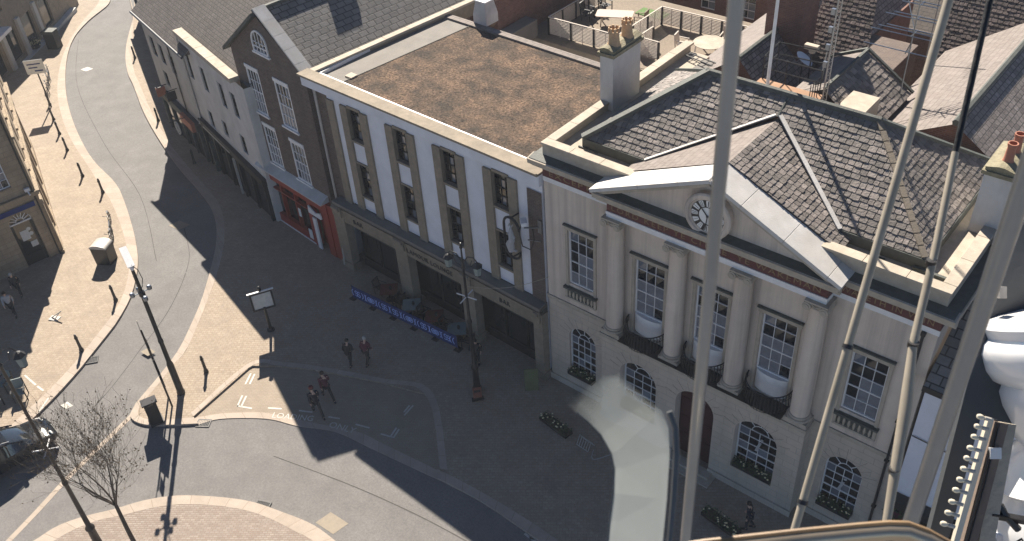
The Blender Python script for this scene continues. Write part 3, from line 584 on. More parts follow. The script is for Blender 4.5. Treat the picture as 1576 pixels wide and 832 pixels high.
# chimneys
def chimney(parent,x0,x1,y0,y1,z0,z1,body,cap,pots,potm,potr=.17,poth=.75,step=False):
    b=MB(); b.box(x0,x1,y0,y1,z0,z1-.2); c=b.build('chimney',[body],parent)
    b=MB(); b.box(x0-.1,x1+.1,y0-.1,y1+.1,z1-.2,z1-.05); b.box(x0-.02,x1+.02,y0-.02,y1+.02,z1-.05,z1+.08)
    b.prism([(x0-.06,z1+.081),(x1+.06,z1+.081),((x0+x1)/2+.1,z1+.2),((x0+x1)/2-.1,z1+.2)],'y',y0-.06,y1+.06); b.build('chimney_cap',['mosscap'],c)
    for px,py in pots:
        b=MB()
        if potr>.2:
            for k in range(8):
                a=2*PI*k/8; b.prism([(px+potr*.8*math.cos(a+d_),py+potr*.8*math.sin(a+d_)) for d_ in(-.25,.25)]+[(px+potr*1.0*math.cos(a+d_),py+potr*1.0*math.sin(a+d_)) for d_ in(.25,-.25)],'z',z1+.08+poth-.02,z1+.08+poth+.16)
        b.lathe([(potr*1.15,0),(potr*1.15,.1),(potr,.14),(potr*.85,poth*.85),(potr*1.02,poth*.88),(potr*1.02,poth),(potr*.8,poth),(potr*.75,poth-.2)],(px,py,z1+.08),16); b.build('chimney_pot',[potm],c,smooth=True)
    return c
chimney(TH,-8.6,-7.92,4.35,6.5,13.3,16.35,'offrender','stone',[(-8.26,4.9),(-8.26,5.9)],'buffclay',.26,.7)
chimney(TH,7.62,8.62,4.3,6.2,13.3,16.2,'offrender','stone',[(8.12,4.85),(8.12,5.6)],'terracotta',.17,.8)
# flower boxes
def planter(parent,cx,y0,y1,z,hw,seed,nm='window_box'):
    rnd=random.Random(seed); b=MB(); b.box(cx-hw,cx+hw,y0,y1,z,z+.18); o=b.build(nm,['black'],parent)
    f=MB()
    for k in range(330):
        p=Vector((cx+rnd.uniform(-hw,hw),rnd.uniform(y0-.05,y1+.03),z+.16+abs(rnd.gauss(.1,.1)))); r=rnd.uniform(.03,.06)
        u=Vector((rnd.uniform(-1,1),rnd.uniform(-1,1),rnd.uniform(-.5,.8))).normalized(); v=u.orthogonal().normalized()
        f.poly([p-u*r,p+v*r*.5,p+u*r,p-v*r*.5],0)
    for k in range(16):
        p=Vector((cx+rnd.uniform(-hw,hw),rnd.uniform(y0-.04,y1),z+.3+rnd.uniform(0,.1)))
        f.lathe([(.005,-.03),(.045,0),(.005,.03)],p,6,m=1)
    f.build('flowers',['green','petal'],o)['kind']='stuff'
for i,(cx,y0,y1,z,hw) in enumerate([(6.56,-.28,.12,1.16,.74),(-6.56,-.28,.12,1.16,.74),(2.96,-.66,-.3,1.26,.92),(-2.96,-.66,-.3,1.26,.92)]): 
    tag_o=thing('window_box',['window box of white flowers on the sill of the far right arched window','window box on the sill of the far left arched town hall window','window box of white flowers in the arched window right of the town hall door','window box of flowers in the arched window left of the dark red door'][i],'window box',(0,0,0),0,'window boxes of the town hall'); planter(tag_o,cx,y0,y1,z,hw,i,'trough')
# ================================================================ LOUNGE
LG=thing('lounge_bar_building','flat roofed white bar building with brown stone window strips and open front piers','bar building',(-8.6,0,0),R(-1.8))
bays=[-12.62,-9.17,-5.82,-2.52]; b=MB(); ops=[]
for cx in bays: ops+= [(cx-.5,cx+.5,9.50,11.50),(cx-.5,cx+.5,5.95,8.05)]
b.wall(-14.75,-.02,5.0,11.9,ops,0,.22,m=0,mr=1)
b.poly([(-.02,0,-.1),(-.02,9.6,-.1),(-.02,9.6,12.1),(-.02,0,12.1)]); b.poly([(-15.9,.0,-.1),(-15.9,0,12.1),(-15.9,10,12.1),(-15.9,10,-.1)]); b.poly([(-15.9,9.9,-.1),(-15.9,9.9,12.1),(-.02,9.6,12.1),(-.02,9.6,-.1)])
b.build('wall',['render','brownstone'],LG)
b=MB(); b.wall(-15.9,-14.75,4.6,11.75,[],.03,.1); b.build('brick_strip',['brick'],LG)
b=MB()
for cx in bays:
    for s in(-1,1): x0,x1=sorted((cx+s*.5,cx+s*1.03)); b.box(x0,x1,-.12,-.001,4.95,11.42)
    b.box(cx-.5,cx+.5,-.06,-.001,11.36,11.5)
    b.box(cx-.5,cx+.5,-.10,-.001,9.38,9.5); b.box(cx-.5,cx+.5,-.10,-.001,5.84,5.95); b.box(cx-.5,cx+.5,-.08,-.001,8.05,8.14)
b.box(-14.72,-14.2,-.12,-.001,4.95,11.42)
b.parts('window_strip',['brownstone'],LG)
for cx in bays:
    window(LG,cx,9.52,.98,1.96,.16,3,4,frm='iron',bar=.022,fr=.04); window(LG,cx,5.97,.98,2.06,.16,3,4,frm='iron',bar=.022,fr=.04)
b=MB(); b.box(-16.45,-.0,-.22,.15,11.75,12.32); b.build('white_fascia',['render'],LG)
b=MB(); b.box(-16.55,-.0,-.34,.42,12.321,12.44); b.parts('parapet_coping',['brownstone'],LG)
b=MB(); b.box(-16.1,-.3,.56,.66,12.1,12.30); b.box(-15.9,-15.8,.6,9.9,12.1,12.30,0); b.parts('roof_edge_trim',['white'],LG)
b=MB(); b.poly([(-15.9,.15,12.12),(-14.3,.15,12.12),(-13.4,9.8,12.12),(-15.9,9.9,12.12)],1); b.poly([(-14.3,.15,12.12),(-.02,.15,12.12),(-.02,9.6,12.12),(-13.4,9.8,12.12)],0); 
b.box(-16.1,-.0,.42,.56,12.10,12.14,2)
b.tube([(-14.3,.15,12.13),(-13.4,9.8,12.13)],.03,5,m=1)
b.build('flat_roof',['moss','felt','under'],LG)
b=MB(); b.box(-15.95,-.02,9.6,10.05,12.0,12.22); b.build('rear_kerb',['palestone'],LG)
b=MB(); b.box(-14.6,-14.1,1.3,1.75,12.13,12.2); b.build('roof_slab',['stone'],LG)
# vent cowl
V=thing('roof_vent','white metal vent cowl on the rear edge of the flat roof','roof vent',(-21.2,10.9,12.2),R(-2)); b=MB()
b.box(-.5,.5,-.5,.5,0,.5); b.add([(-.5,-.5,.5),(.5,-.5,.5),(.5,.5,.5),(-.5,.5,.5),(-.36,-.36,1.3),(.36,-.36,1.3),(.36,.36,1.3),(-.36,.36,1.3)],[(0,1,5,4),(1,2,6,5),(2,3,7,6),(3,0,4,7)]); b.build('housing',['slab'],V)
b=MB(); 
for a in((-.42,.42,-.42,-.34),(-.42,.42,.34,.42),(-.42,-.34,-.34,.34),(.34,.42,-.34,.34)): b.box(*a,1.28,1.36)
b.build('rim',['white'],V); b=MB(); b.box(-.34,.34,-.34,.34,1.2,1.25); b.build('grille',['slab'],V)
# ground floor
b=MB(); b.box(-15.4,-.02,-.62,-.002,4.72,4.95); b.prism([(-.62,4.72),(-.002,4.72),(-.002,4.95),(-.62,4.80)],'x',-15.4,-.02); b.build('canopy',['felt'],LG)
b=MB(); b.box(-15.35,-.05,-.42,-.3,3.62,4.42); b.build('sign_fascia',['brownstone'],LG)
b=MB(); b.box(-15.3,-.05,-.3,.1,4.42,4.71); b.build('soffit',['lead'],LG)
FS=LG.children
for s,x,w in(('GLAMOUR LOUNGE',-9.9,3.75),('BAR',-14.0,.8),('BAR',-2.85,.7)):
    t=text('sign_lettering',s,.40,LG,(x,-.435,3.86),(PI/2,0,0),'black',.012,space=1.1); xs=[v.co.x for v in t.data.vertices]; k=w/(max(xs)-min(xs))
    for v in t.data.vertices: v.co.x*=k
b=MB()
for x0,x1 in((-15.75,-14.82),(-10.55,-9.6),(-5.55,-4.65),(-.6,-.02)): 
    b.box(x0,x1,-.45,.1,-.1,4.4); b.box(x0-.06,x1+.06,-.5,.12,-.1,.5)
    b.box(x0+.1,x1-.1,-.56,-.45,3.9,4.6); b.tube([(x0+.15,-.56,4.45),(x1-.15,-.56,4.45)],.12,8)
b.parts('pier',['brownstone'],LG)
b=MB(); b.box(-14.8,-.05,.5,.6,-.1,4.4); 
b.build('shop_glazing',['carglass'],LG)
b=MB()
for x in(-13.2,-11.8,-8.2,-6.8,-3.4,-1.9): b.box(x-.05,x+.05,.42,.5,-.1,4.3)
for x0,x1 in((-14.8,-10.55),(-9.6,-5.55),(-4.65,-.6)): b.box(x0,x1,.42,.5,2.5,2.6); b.box(x0,x1,.40,.5,-.1,.5)
b.parts('shop_frame',['iron'],LG)
b=MB(); b.tube([(-15.55,-.12,11.7),(-15.6,-.12,4.6),(-15.62,-.5,.2)],.06,8); b.build('drainpipe',['oldgrey'],LG)
b=MB(); b.wall(-.9,-.04,4.7,11.3,[],-.05,.05); b.build('dark_end_strip',['brick'],LG)
# ================================================================ BRICK GABLE HOUSE
BH=thing('brick_gabled_house','dark brick gabled house with white sash windows over a red shopfront','house',(-24.3,.5,0),R(-5.5))
b=MB(); WN=[(-6.45,7.9,1.35,2.85),(-3.45,7.95,1.45,2.85),(-6.1,4.45,1.35,2.6),(-3.25,4.4,1.45,2.6)]
ops=[(cx-w/2,cx+w/2,z,z+h) for cx,z,w,h in WN]; xl,xr=-8.3,-.75
b.wall(xl,xr,3.9,11.9,ops,0,.12)
b.add([(xl,0,11.9),(xr,0,11.9),(-4.5,0,14.45)],[(0,1,2)]); b.poly([(xl,0,-1),(xl,0,11.9),(xl,12,11.9),(xl,12,-1)]); b.poly([(xr,0,-1),(xr,12,-1),(xr,12,11.9),(xr,0,11.9)]); b.wall(xl,xr,-1,3.9,[(-7.9,-.9,-1,3.6)],0,.5)
b.build('wall',['brick'],BH)
b=MB()
for cx,z,w,h in WN: 
    b.box(cx-w/2-.12,cx+w/2+.12,-.10,-.001,z-.12,z-.001); b.box(cx-w/2-.02,cx+w/2+.02,-.05,-.001,z+h,z+h+.22)
b.parts('sills_and_lintels',['white'],BH)
for cx,z,w,h in WN: window(BH,cx,z,w,h,.05,4,4,fr=.10,bar=.03)
window(BH,-4.75,12.25,1.5,1.35,-.03,4,2,arch=True,fr=.09,bar=.035,name='lunette_window')
b=MB(); b.box(-5.6,-3.9,-.12,-.001,12.13,12.24); b.build('lunette_sill',['white'],BH)
b=MB()
for s,xe in((-1,xl-.35),(1,xr+.15)):
    P0=Vector((xe,0,11.75 if s<0 else 12.0)); P1=Vector((-4.5,0,14.72)); d=(P1-P0); L=d.length; d.normalize()
    slates_u=Vector((0,1,0)); b.add([P0,P0+Vector((0,12,0)),P1+Vector((0,12,0)),P1],[(0,1,2,3)],0)
    n=Vector((-d.z,0,d.x)); n=n if n.z>0 else -n
    b.add([v-n*.15 for v in (P0,P0+Vector((0,12,0)),P1+Vector((0,12,0)),P1)],[(0,1,2,3)],1)
b.build('roof',['greyslate','under'],BH)
b=MB(); A=Vector((xr+.25,-.12,11.95));B=Vector((-4.45,-.12,14.85))
for k in range(5): 
    p=A.lerp(B,k/5);q=A.lerp(B,(k+.98)/5); b.bar(p+Vector((0,.3,0)),q+Vector((0,.3,0)),.75,.12,up=(0,1,0)) if False else b.add([p,q,q+Vector((0,.75,0)),p+Vector((0,.75,0))]+[v+Vector((0,0,.14)) for v in(p,q,q+Vector((0,.75,0)),p+Vector((0,.75,0)))],[(0,3,2,1),(4,5,6,7),(0,1,5,4),(1,2,6,5),(2,3,7,6),(3,0,4,7)])
b.build('gable_coping',['slab'],BH)
b=MB(); A=Vector((xl-.45,-.3,11.6));B=Vector((-4.5,-.3,14.72)); V=[A,B,B+Vector((0,.5,0)),A+Vector((0,.5,0))]; b.add(V+[v-Vector((0,0,.22)) for v in V],[(0,1,2,3),(4,7,6,5),(0,4,5,1),(1,5,6,2),(2,6,7,3),(3,7,4,0)]); 
b.build('bargeboard',['lead'],BH)
b=MB(); b.tube([(-4.5,-.1,14.78),(-4.5,12,14.78)],.13,6); b.build('ridge_tiles',['lead'],BH)
# party parapet between roof and lounge: long pale coping
b=MB()
for k in range(7): b.box(-.72,-.30,.2+k*1.7,.2+(k+1)*1.7-.02,12.28,12.42)
b.box(-.66,-.36,.2,12.1,11.5,12.28,1); b.build('party_wall_coping',['stone','brownstone'],BH)
b=MB(); b.box(-6.2,-5.2,5.5,7.0,13.0,16.0); b.box(-6.3,-5.1,5.4,7.1,15.8,16.0); b.build('chimney',['redbrick'],BH)
# shopfront
b=MB(); b.prism([(-.62,3.95),(-.001,3.95),(-.001,4.35),(-.62,4.02)],'x',-8.0,-1.0); b.build('shop_canopy',['offrender'],BH)
b=MB(); b.box(-7.9,-1.0,-.32,-.02,3.2,3.94); b.box(-7.95,-7.55,-.3,.1,-1,3.2); b.box(-.98,-.2,-.25,.1,-1,3.9); b.box(-7.55,-3.2,-.28,.1,-1,.62); b.box(-3.2,-2.8,-.3,.1,-1,3.2); b.box(-1.6,-.98,-.3,.1,-1,3.2); b.box(-2.8,-1.6,.2,.3,-1,3.2)
for x in(-6.1,-4.6): b.box(x-.05,x+.05,-.26,.05,.62,3.2)
b.box(-7.55,-3.2,-.26,.05,2.5,2.6)
SF=b.build('shopfront',['red'],BH)
b=MB(); b.box(-7.55,-3.2,-.02,.02,.62,3.2); b.build('pane',['carglass'],SF)
b=MB(); b.box(-7.42,-7.22,-.34,-.30,.8,2.6); b.box(-2.7,-2.35,-.4,-.31,-.3,2.3); b.box(-2.95,-1.7,-.42,-.33,2.55,2.62); b.prism([(-2.95,2.62),(-1.6,2.62),(-1.7,3.0),(-2.2,2.8),(-2.9,3.1)],'y',-.42,-.34)
b.box(-7.6,-3.1,-.34,-.29,.0,.07); b.box(-3.6,-3.25,-.35,-.31,.3,1.0); b.box(-4.35,-4.1,-.33,-.3,1.6,2.2); b.parts('painted_trim',['white'],SF)
# ================================================================ WHITE HOUSE
WH=thing('rendered_house','offwhite rendered house with a short stone parapet between the brick gable and the grey house','house',(-31.8,.75,0),R(-14))
b=MB(); WN=[(-9.6,6.4,.8,1.8),(-7.05,6.45,.8,1.7),(-4.0,6.5,.8,1.7),(-8.0,3.3,.75,1.3),(-5.4,3.8,.8,1.1),(-2.3,3.9,.8,1.3),(-2.0,6.6,.8,1.7)]
ops=[(cx-w/2,cx+w/2,z,z+h) for cx,z,w,h in WN]; b.wall(-10.4,.45,-2,9.55,ops,0,.18); b.poly([(.45,0,-1),(.45,8,-1),(.45,8,9.5),(.45,0,9.5)]); b.build('wall',['offrender'],WH)
for cx,z,w,h in WN: window(WH,cx,z,w,h,.14,2,3,frm='iron',fr=.05)
b=MB()
for k in range(5): b.box(-9.9+k*1.85,-9.9+(k+1)*1.85-.03,-.32,.30,9.55,9.86)
b.parts('parapet_coping',['stone'],WH)
b=MB(); b.add([(-10.4,.3,9.5),(.5,.3,9.5),(.5,5.5,13.2),(-10.4,5.5,13.2)],[(0,1,2,3)]); b.add([(-10.4,11,9.5),(.5,11,9.5),(.5,5.5,13.2),(-10.4,5.5,13.2)],[(0,3,2,1)]); b.build('roof',['brownslate'],WH)
b=MB(); b.box(-10.3,.3,-.3,-.001,2.7,3.2); 
for x in(-10.2,-8.2,-6.1,-4.0,-2.0,.1): b.box(x-.13,x+.13,-.22,-.001,-2,2.7)
SF=b.build('shopfront',['iron'],WH); b=MB(); b.box(-10.2,.1,-.08,-.02,-1.4,2.6); b.build('pane',['carglass'],SF)
b=MB(); b.box(-9.5,-4.9,-.33,-.301,2.82,2.9); b.box(-4.6,-4.5,-.34,-.2,-.8,2.6); b.parts('shop_trim',['oldgrey'],WH)
b=MB(); b.tube([(-10.3,-.09,9.4),(-10.3,-.09,3.3),(-10.0,-.35,2.9)],.06,8); b.build('drainpipe',['oldgrey'],WH)
# ================================================================ GREY HOUSE
GH=thing('grey_rendered_house','long grey rendered house with a brown slate roof at the bend of the street','house',(-31.8,.75,0),R(-14))
WN=[(-17.2,5.4,.9,1.5),(-15.4,5.4,.9,1.5),(-13.4,5.3,.95,1.5),(-16.2,3.3,.9,1.2)]
ops=[(cx-w/2,cx+w/2,z,z+h) for cx,z,w,h in WN]; b=MB(); b.wall(-18.6,-10.4,-3.5,8.5,ops,-.12,.18); b.poly([(-10.4,-.12,-3),(-10.4,1,-3),(-10.4,1,8.5),(-10.4,-.12,8.5)]); b.build('wall',['greyrender'],GH)
for cx,z,w,h in WN: window(GH,cx,z,w,h,.02,2,3,frm='iron',fr=.06)
b=MB(); b.poly([(-18.7,-.4,8.5),(-18.7,5.5,12.98),(-18.7,11,8.5)],1); b.poly([(-18.6,-.12,-3),(-18.6,-.12,8.5),(-18.6,11,8.5),(-18.6,11,-3)],1); b.add([(-18.8,-.5,8.45),(-8.6,-.5,8.45),(-8.6,5.5,13.0),(-18.8,5.5,13.0)],[(0,1,2,3)],0); b.add([(-18.8,11,8.5),(-8.6,11,8.5),(-8.6,5.5,13.0),(-18.8,5.5,13.0)],[(0,3,2,1)],0); b.poly([(-8.6,-.4,8.5),(-8.6,11,8.5),(-8.6,5.5,12.98)],1); b.build('roof',['brownslate','brick'],GH)
b=MB(); b.tube([(-18.8,-.56,8.4),(-8.7,-.56,8.4)],.09,6); b.tube([(-13.0,-.5,8.3),(-13.0,-.2,8.0),(-13.0,-.2,-1)],.05,6); b.build('gutter',['black'],GH)
b=MB(); b.box(-18.5,-10.6,-.5,-.121,1.9,2.5); 
for k in range(6): x=-18.4+k*1.9; b.box(x-.12,x+.12,-.38,-.121,-3.5,1.9)
SF=b.build('shopfront',['lead'],GH); b=MB(); b.box(-18.4,-10.8,-.26,-.2,-2.6,1.9); b.build('pane',['carglass'],SF)
b=MB(); b.box(-18.3,-16.0,-.53,-.501,2.1,2.16); b.box(-18.3,-16.0,-.53,-.501,2.3,2.36); b.parts('fascia_stripe',['brownstone'],GH)
b=MB()
for (x,z,c) in((-14.2,3.2,0),(-16.9,2.5,1)): 
    b.box(x-.03,x+.03,-1.0,-.12,z+.7,z+.74); b.box(x-.04,x+.04,-.98,-.3,z-.05,z+.62,c)
b.parts('hanging_sign',['iron','terracotta'],GH)
b=MB(); b.box(-13.2,-10.9,-.75,-.45,1.9,2.55); b.build('shop_sign',['terracotta'],GH)
FH=thing('low_terrace_house','low dark fronted house stepping back beyond the grey house at the top of the street','house',(-49.8,5.9,0),R(-26))
WN=[(-x,1.9,.9,1.1) for x in (3,6,9,12,16,20)]; ops=[(cx-w/2,cx+w/2,z,z+h) for cx,z,w,h in WN]; b=MB(); b.wall(-28,0,-4.5,3.4,ops,0,.15); b.poly([(0,0,-3),(0,8,-3),(0,8,3.4),(0,0,3.4)]); b.build('wall',['greyrender'],FH)
for cx,z,w,h in WN: window(FH,cx,z,w,h,.1,2,3,frm='iron',fr=.06)
b=MB(); b.add([(-28,-.3,3.35),(0.1,-.3,3.35),(0.1,5,6.6),(-28,5,6.6)],[(0,1,2,3)],0); b.add([(-28,10.3,3.35),(0.1,10.3,3.35),(0.1,5,6.6),(-28,5,6.6)],[(0,3,2,1)],0); b.build('roof',['brownslate','brick'],FH)
b=MB(); b.box(-27,-.4,-.45,-.001,.6,1.2)
for k in range(12): x=-27+k*2.3; b.box(x-.12,x+.12,-.3,-.001,-4.5,.6)
SF=b.build('shopfront',['lead'],FH); b=MB(); b.box(-27,-.5,-.15,-.08,-3.4,.6); b.build('pane',['carglass'],SF)
b=MB(); b.box(-14,-9,-.5,-.46,.8,.86); b.box(-14,-9,-.5,-.46,1.0,1.06); b.parts('fascia_stripe',['buffclay'],FH)
RS=thing('round_hanging_sign','round ring shaped hanging sign above the dark shopfront of the offwhite house','hanging sign',(-41.7,2.05,3.2),R(-14)); b=MB(); b.tube([(.45*math.cos(2*PI*k/20),-.75+.0,.45*math.sin(2*PI*k/20)) for k in range(21)],.05,6,caps=False); b.tube([(.25*math.cos(2*PI*k/16),-.75,.25*math.sin(2*PI*k/16)) for k in range(17)],.04,6,caps=False); b.build('ring',['oldgrey'],RS); b=MB(); b.bar((0,-.1,.55),(0,-1.2,.55),.04); b.build('bracket',['iron'],RS)
# ================================================================ GROUND
def gz(x): return .055*min(0,x+32)
def cat(pts,n=4):
    out=[]
    for i in range(len(pts)-1):
        p0=pts[max(i-1,0)];p1=pts[i];p2=pts[i+1];p3=pts[min(i+2,len(pts)-1)]
        for k in range(n):
            t=k/n; out.append(tuple(.5*((2*p1[j])+(-p0[j]+p2[j])*t+(2*p0[j]-5*p1[j]+4*p2[j]-p3[j])*t*t+(-p0[j]+3*p1[j]-3*p2[j]+p3[j])*t**3) for j in(0,1)))
    out.append(pts[-1]); return out
def sheet(name,pts,z,m,skirt=0,label=None,kind='structure'):
    q=[]
    for p in pts:
        if not q or math.dist(p,q[-1])>.03: q.append((float(p[0]),float(p[1])))
    if math.dist(q[0],q[-1])<.03: q.pop()
    pts=q
    from mathutils.geometry import tessellate_polygon
    bm=bmesh.new(); vs=[bm.verts.new((p[0],p[1],0)) for p in pts]
    for t_ in tessellate_polygon([[Vector((p[0],p[1],0)) for p in pts]]):
        try: bm.faces.new([vs[i] for i in t_])
        except Exception: pass
    bmesh.ops.bisect_plane(bm,geom=bm.verts[:]+bm.edges[:]+bm.faces[:],plane_co=(-32,0,0),plane_no=(1,0,0))
    if skirt:
        e=[x for x in bm.edges if len(x.link_faces)==1]; r=bmesh.ops.extrude_edge_only(bm,edges=e); low={v for v in r['geom'] if isinstance(v,bmesh.types.BMVert)}
        for v in bm.verts: v.co.z=gz(v.co.x)+z-(skirt if v in low else 0)
    else:
        for v in bm.verts: v.co.z=gz(v.co.x)+z
    bmesh.ops.recalc_face_normals(bm,faces=bm.faces[:])
    if skirt==0:
        for f in bm.faces:
            f.normal_update()
            if f.normal.z<0: f.normal_flip()
    me=bpy.data.meshes.new(name); bm.to_mesh(me); bm.free(); me.materials.append(X[m]); uv=me.uv_layers.new(name='UVMap')
    for l in me.loops: c=me.vertices[l.vertex_index].co; uv.data[l.index].uv=(c.x*.8+c.y*.6,-c.x*.6+c.y*.8)
    o=bpy.data.objects.new(name,me); COL.objects.link(o)
    if kind: o['kind']=kind
    return o
def strip(name,A,B,z,m,drop=.14,kind='structure',n=90):
    """kerb band between two polylines, UV along its length"""
    def rs(P,n):
        P=cat(P,4); d=[0]
        for a,b in zip(P,P[1:]): d.append(d[-1]+math.dist(a,b))
        out=[];j=0
        for i in range(n+1):
            t=d[-1]*i/n
            while j<len(P)-2 and d[j+1]<t: j+=1
            k=(t-d[j])/max(1e-6,d[j+1]-d[j]); out.append((P[j][0]+(P[j+1][0]-P[j][0])*k,P[j][1]+(P[j+1][1]-P[j][1])*k))
        return out,d[-1]
    a,L=rs(A,n); b,_=rs(B,n); v=[];f=[]
    for i in range(n+1):
        for p,zz in((a[i],-drop),(a[i],0),(b[i],0),(b[i],-drop)): v.append((p[0],p[1],gz(p[0])+z+zz))
    for i in range(n):
        for k in range(3): f.append((i*4+k,i*4+k+1,i*4+4+k+1,i*4+4+k))
    me=bpy.data.meshes.new(name); me.from_pydata(v,[],f); me.materials.append(X[m]); uv=me.uv_layers.new(name='UVMap')
    for l in me.loops: uv.data[l.index].uv=((l.vertex_index//4)*L/n,[-.1,0,.7,.8][l.vertex_index%4]+4)
    bm=bmesh.new(); bm.from_mesh(me); bmesh.ops.recalc_face_normals(bm,faces=bm.faces[:]); 
    bm.faces.ensure_lookup_table()
    if bm.faces[1].normal.z<0: bmesh.ops.reverse_faces(bm,faces=bm.faces[:])
    bm.to_mesh(me); bm.free()
    o=bpy.data.objects.new(name,me); COL.objects.link(o); o['kind']=kind; return o
BIG=[(-420,-420),(420,-420),(420,420),(-420,420)]
sheet('ground',BIG,-.5,'asphalt')
sheet('road',[(-130,-45),(60,-45),(60,2),(-40,2),(-75,24),(-130,60)],-.12,'asphalt')
RI=cat(GL['right_inner']); TI=cat(GL['tip_inner']); BY=GL['bay']
ti_a=[p for p in TI if p[0]<-21.6]; ti_b=[p for p in TI if p[0]>-9.0]
sheet('pavement',RI+ti_a+BY+ti_b+[(30,-8),(60,-8),(60,30),(-60,40),(-120,60),(-100,34),(-88,26),(-80,20.4)],0,'paving',.3)
bayp=[p for p in TI if -21.6<=p[0]<=-9.0]
sheet('parking_bay',BY+bayp[::-1],-.095,'flags',.1)
strip('kerb',GL['right_road_edge'],GL['right_inner'],.004,'kerb')
lo=[p for p in GL['left_outer']]; le=GL['left_road_edge']
strip('kerb',le,lo,.004,'kerb')
TO=GL['tip_outer'];T2=GL['tip_inner']
strip('kerb',TO[:5],T2[:5],.004,'kerb',n=20); strip('kerb',TO[4:12],T2[4:13],-.088,'kerb',n=50); strip('kerb',TO[11:],T2[12:],.004,'kerb',n=40)
strip('kerb',BY,[(BY[0][0]-.3,BY[0][1]+.05),(-22.3,-8.75),(-20.85,-7.68),(-18.95,-6.7),(-15.5,-5.3),(-12.8,-4.45),(-8.75,-7.75)],.006,'kerb',n=40,drop=.1)
sheet('pavement',cat(GL['left_outer'])+[(-27.5,-45),(-60,-45),(-130,-45),(-130,60),(-95,30)],0,'paving',.3)
strip('kerb',GL['island_outer'],GL['island_inner'],.004,'kerb',n=60)
sheet('traffic_island',cat(GL['island_inner'])+[(-4,-18),(-4,-40),(-20,-40),(-20.2,-30)],0,'pavers',.3)
st=GL['stripe']; strip('sett_line',st,[(p[0]+.26,p[1]+.08) for p in st],-.112,'kerb',drop=.01,n=30)
# markings
def mark(name,pts,z=-.088,m='paint'): 
    b=MB(); b.poly([(p[0],p[1],gz(p[0])+z) for p in pts]); o=b.build(name,[m]); o['kind']='structure'; return o
def line(a,b_,w=.1,z=-.088,m='paint',name='bay_marking'):
    d=Vector((b_[0]-a[0],b_[1]-a[1])).normalized(); n=Vector((-d.y,d.x))*w/2
    return mark(name,[(a[0]-n.x,a[1]-n.y),(b_[0]-n.x,b_[1]-n.y),(b_[0]+n.x,b_[1]+n.y),(a[0]+n.x,a[1]+n.y)],z,m)
for a,c in(((-21.24,-9.89),(-21.65,-9.2)),((-21.05,-9.75),(-21.45,-9.1)),((-20.28,-11.15),(-20.70,-10.5)),((-20.12,-11.02),(-20.5,-10.4)),((-20.33,-11.13),(-19.55,-10.78)),((-18.9,-10.26),(-18.28,-9.88)),((-17.47,-9.43),(-16.82,-9.09)),((-15.92,-8.81),(-15.36,-8.55)),((-14.43,-8.33),(-13.69,-8.08)),((-12.96,-8.02),(-12.27,-7.80)),((-12.27,-7.84),(-12.49,-7.12)),((-12.44,-7.86),(-12.66,-7.14)),((-12.89,-6.45),(-13.0,-5.7)),((-13.05,-6.3),(-13.15,-5.8))): line(a,c,.09)
for a,c in(((-31.57,-16.74),(-30.35,-16.75)),((-30.2,-16.75),(-29.6,-16.72)),((-28.86,-16.83),(-28.32,-17.7))): line(a,c,.1,.006)
for a,c in(((-3.7,-8.25),(-3.0,-8.3)),((-3.4,-8.3),(-2.5,-7.9))): line(a,c,.12,-.112)
for body,x,y,w,ang in(('LOADING',-18.25,-10.6,2.15,30),('ONLY',-15.45,-9.28,1.45,19)):
    t=text('road_lettering',body,.52,None,(x,y,-.084),(0,0,R(ang)),'paint',0.002); xs=[v.co.x for v in t.data.vertices]; k=w/(max(xs)-min(xs))
    for v in t.data.vertices: v.co.x*=k
    t['kind']='structure'
for p,s,m,z,nm in(((-10.95,-13.04),.62,'patch',-.112,'concrete_patch'),((-37.03,-3.13),.6,'patch',-.112,'concrete_patch'),((-12.68,-7.0),.42,'patch',-.085,'access_cover'),((-67.5,7.6),.5,'paint',-.11,'paint_patch'),((-27.7,-16.5),.28,'paint',-.11,'paint_patch'),((-27.6,-11.6),.35,'patch',.006,'access_cover'),((-18.65,-2.86),.35,'patch',.006,'access_cover')):
    mark(nm,[(p[0]-s,p[1]-s*.7),(p[0]+s*.8,p[1]-s*.6),(p[0]+s,p[1]+s*.7),(p[0]-s*.8,p[1]+s*.6)],z,m)
def path_line(P,w,z,m,nm):
    P=cat(P,5)
    for a,c in zip(P[::2],P[2::2]): line(a,c,w,z,m,nm)
def seam(P,w):
    P=cat(P,6); b=MB(); L_=[];R_=[]
    for i,p in enumerate(P):
        d=Vector((P[min(i+1,len(P)-1)][0]-P[max(i-1,0)][0],P[min(i+1,len(P)-1)][1]-P[max(i-1,0)][1])).normalized(); n=Vector((-d.y,d.x))*w*random.uniform(.35,.6); L_.append((p[0]+n.x,p[1]+n.y)); R_.append((p[0]-n.x,p[1]-n.y))
    for i in range(len(P)-1): b.poly([(q[0],q[1],gz(q[0])-.115) for q in (L_[i],R_[i],R_[i+1],L_[i+1])])
    o=b.build('road_seam',['seam']); o['kind']='structure'
seam([(-26.27,-16.17),(-26.93,-14.36),(-28.17,-11.89),(-30.01,-8.51),(-32.89,-5.22),(-36.37,-3.18)],.05); seam([(-16.18,-12.13),(-11.81,-11.06),(-8.22,-10.41),(-5.39,-10.08)],.06); seam([(-75.09,11.04),(-65.02,5.23),(-52.47,.48),(-42.82,-2.43),(-34.74,-6.37)],.04)
GR=['iron gully grate at the kerb of the loading bay','iron gully grate beside the brick paved island','iron gully grate by the kerb opposite the car']
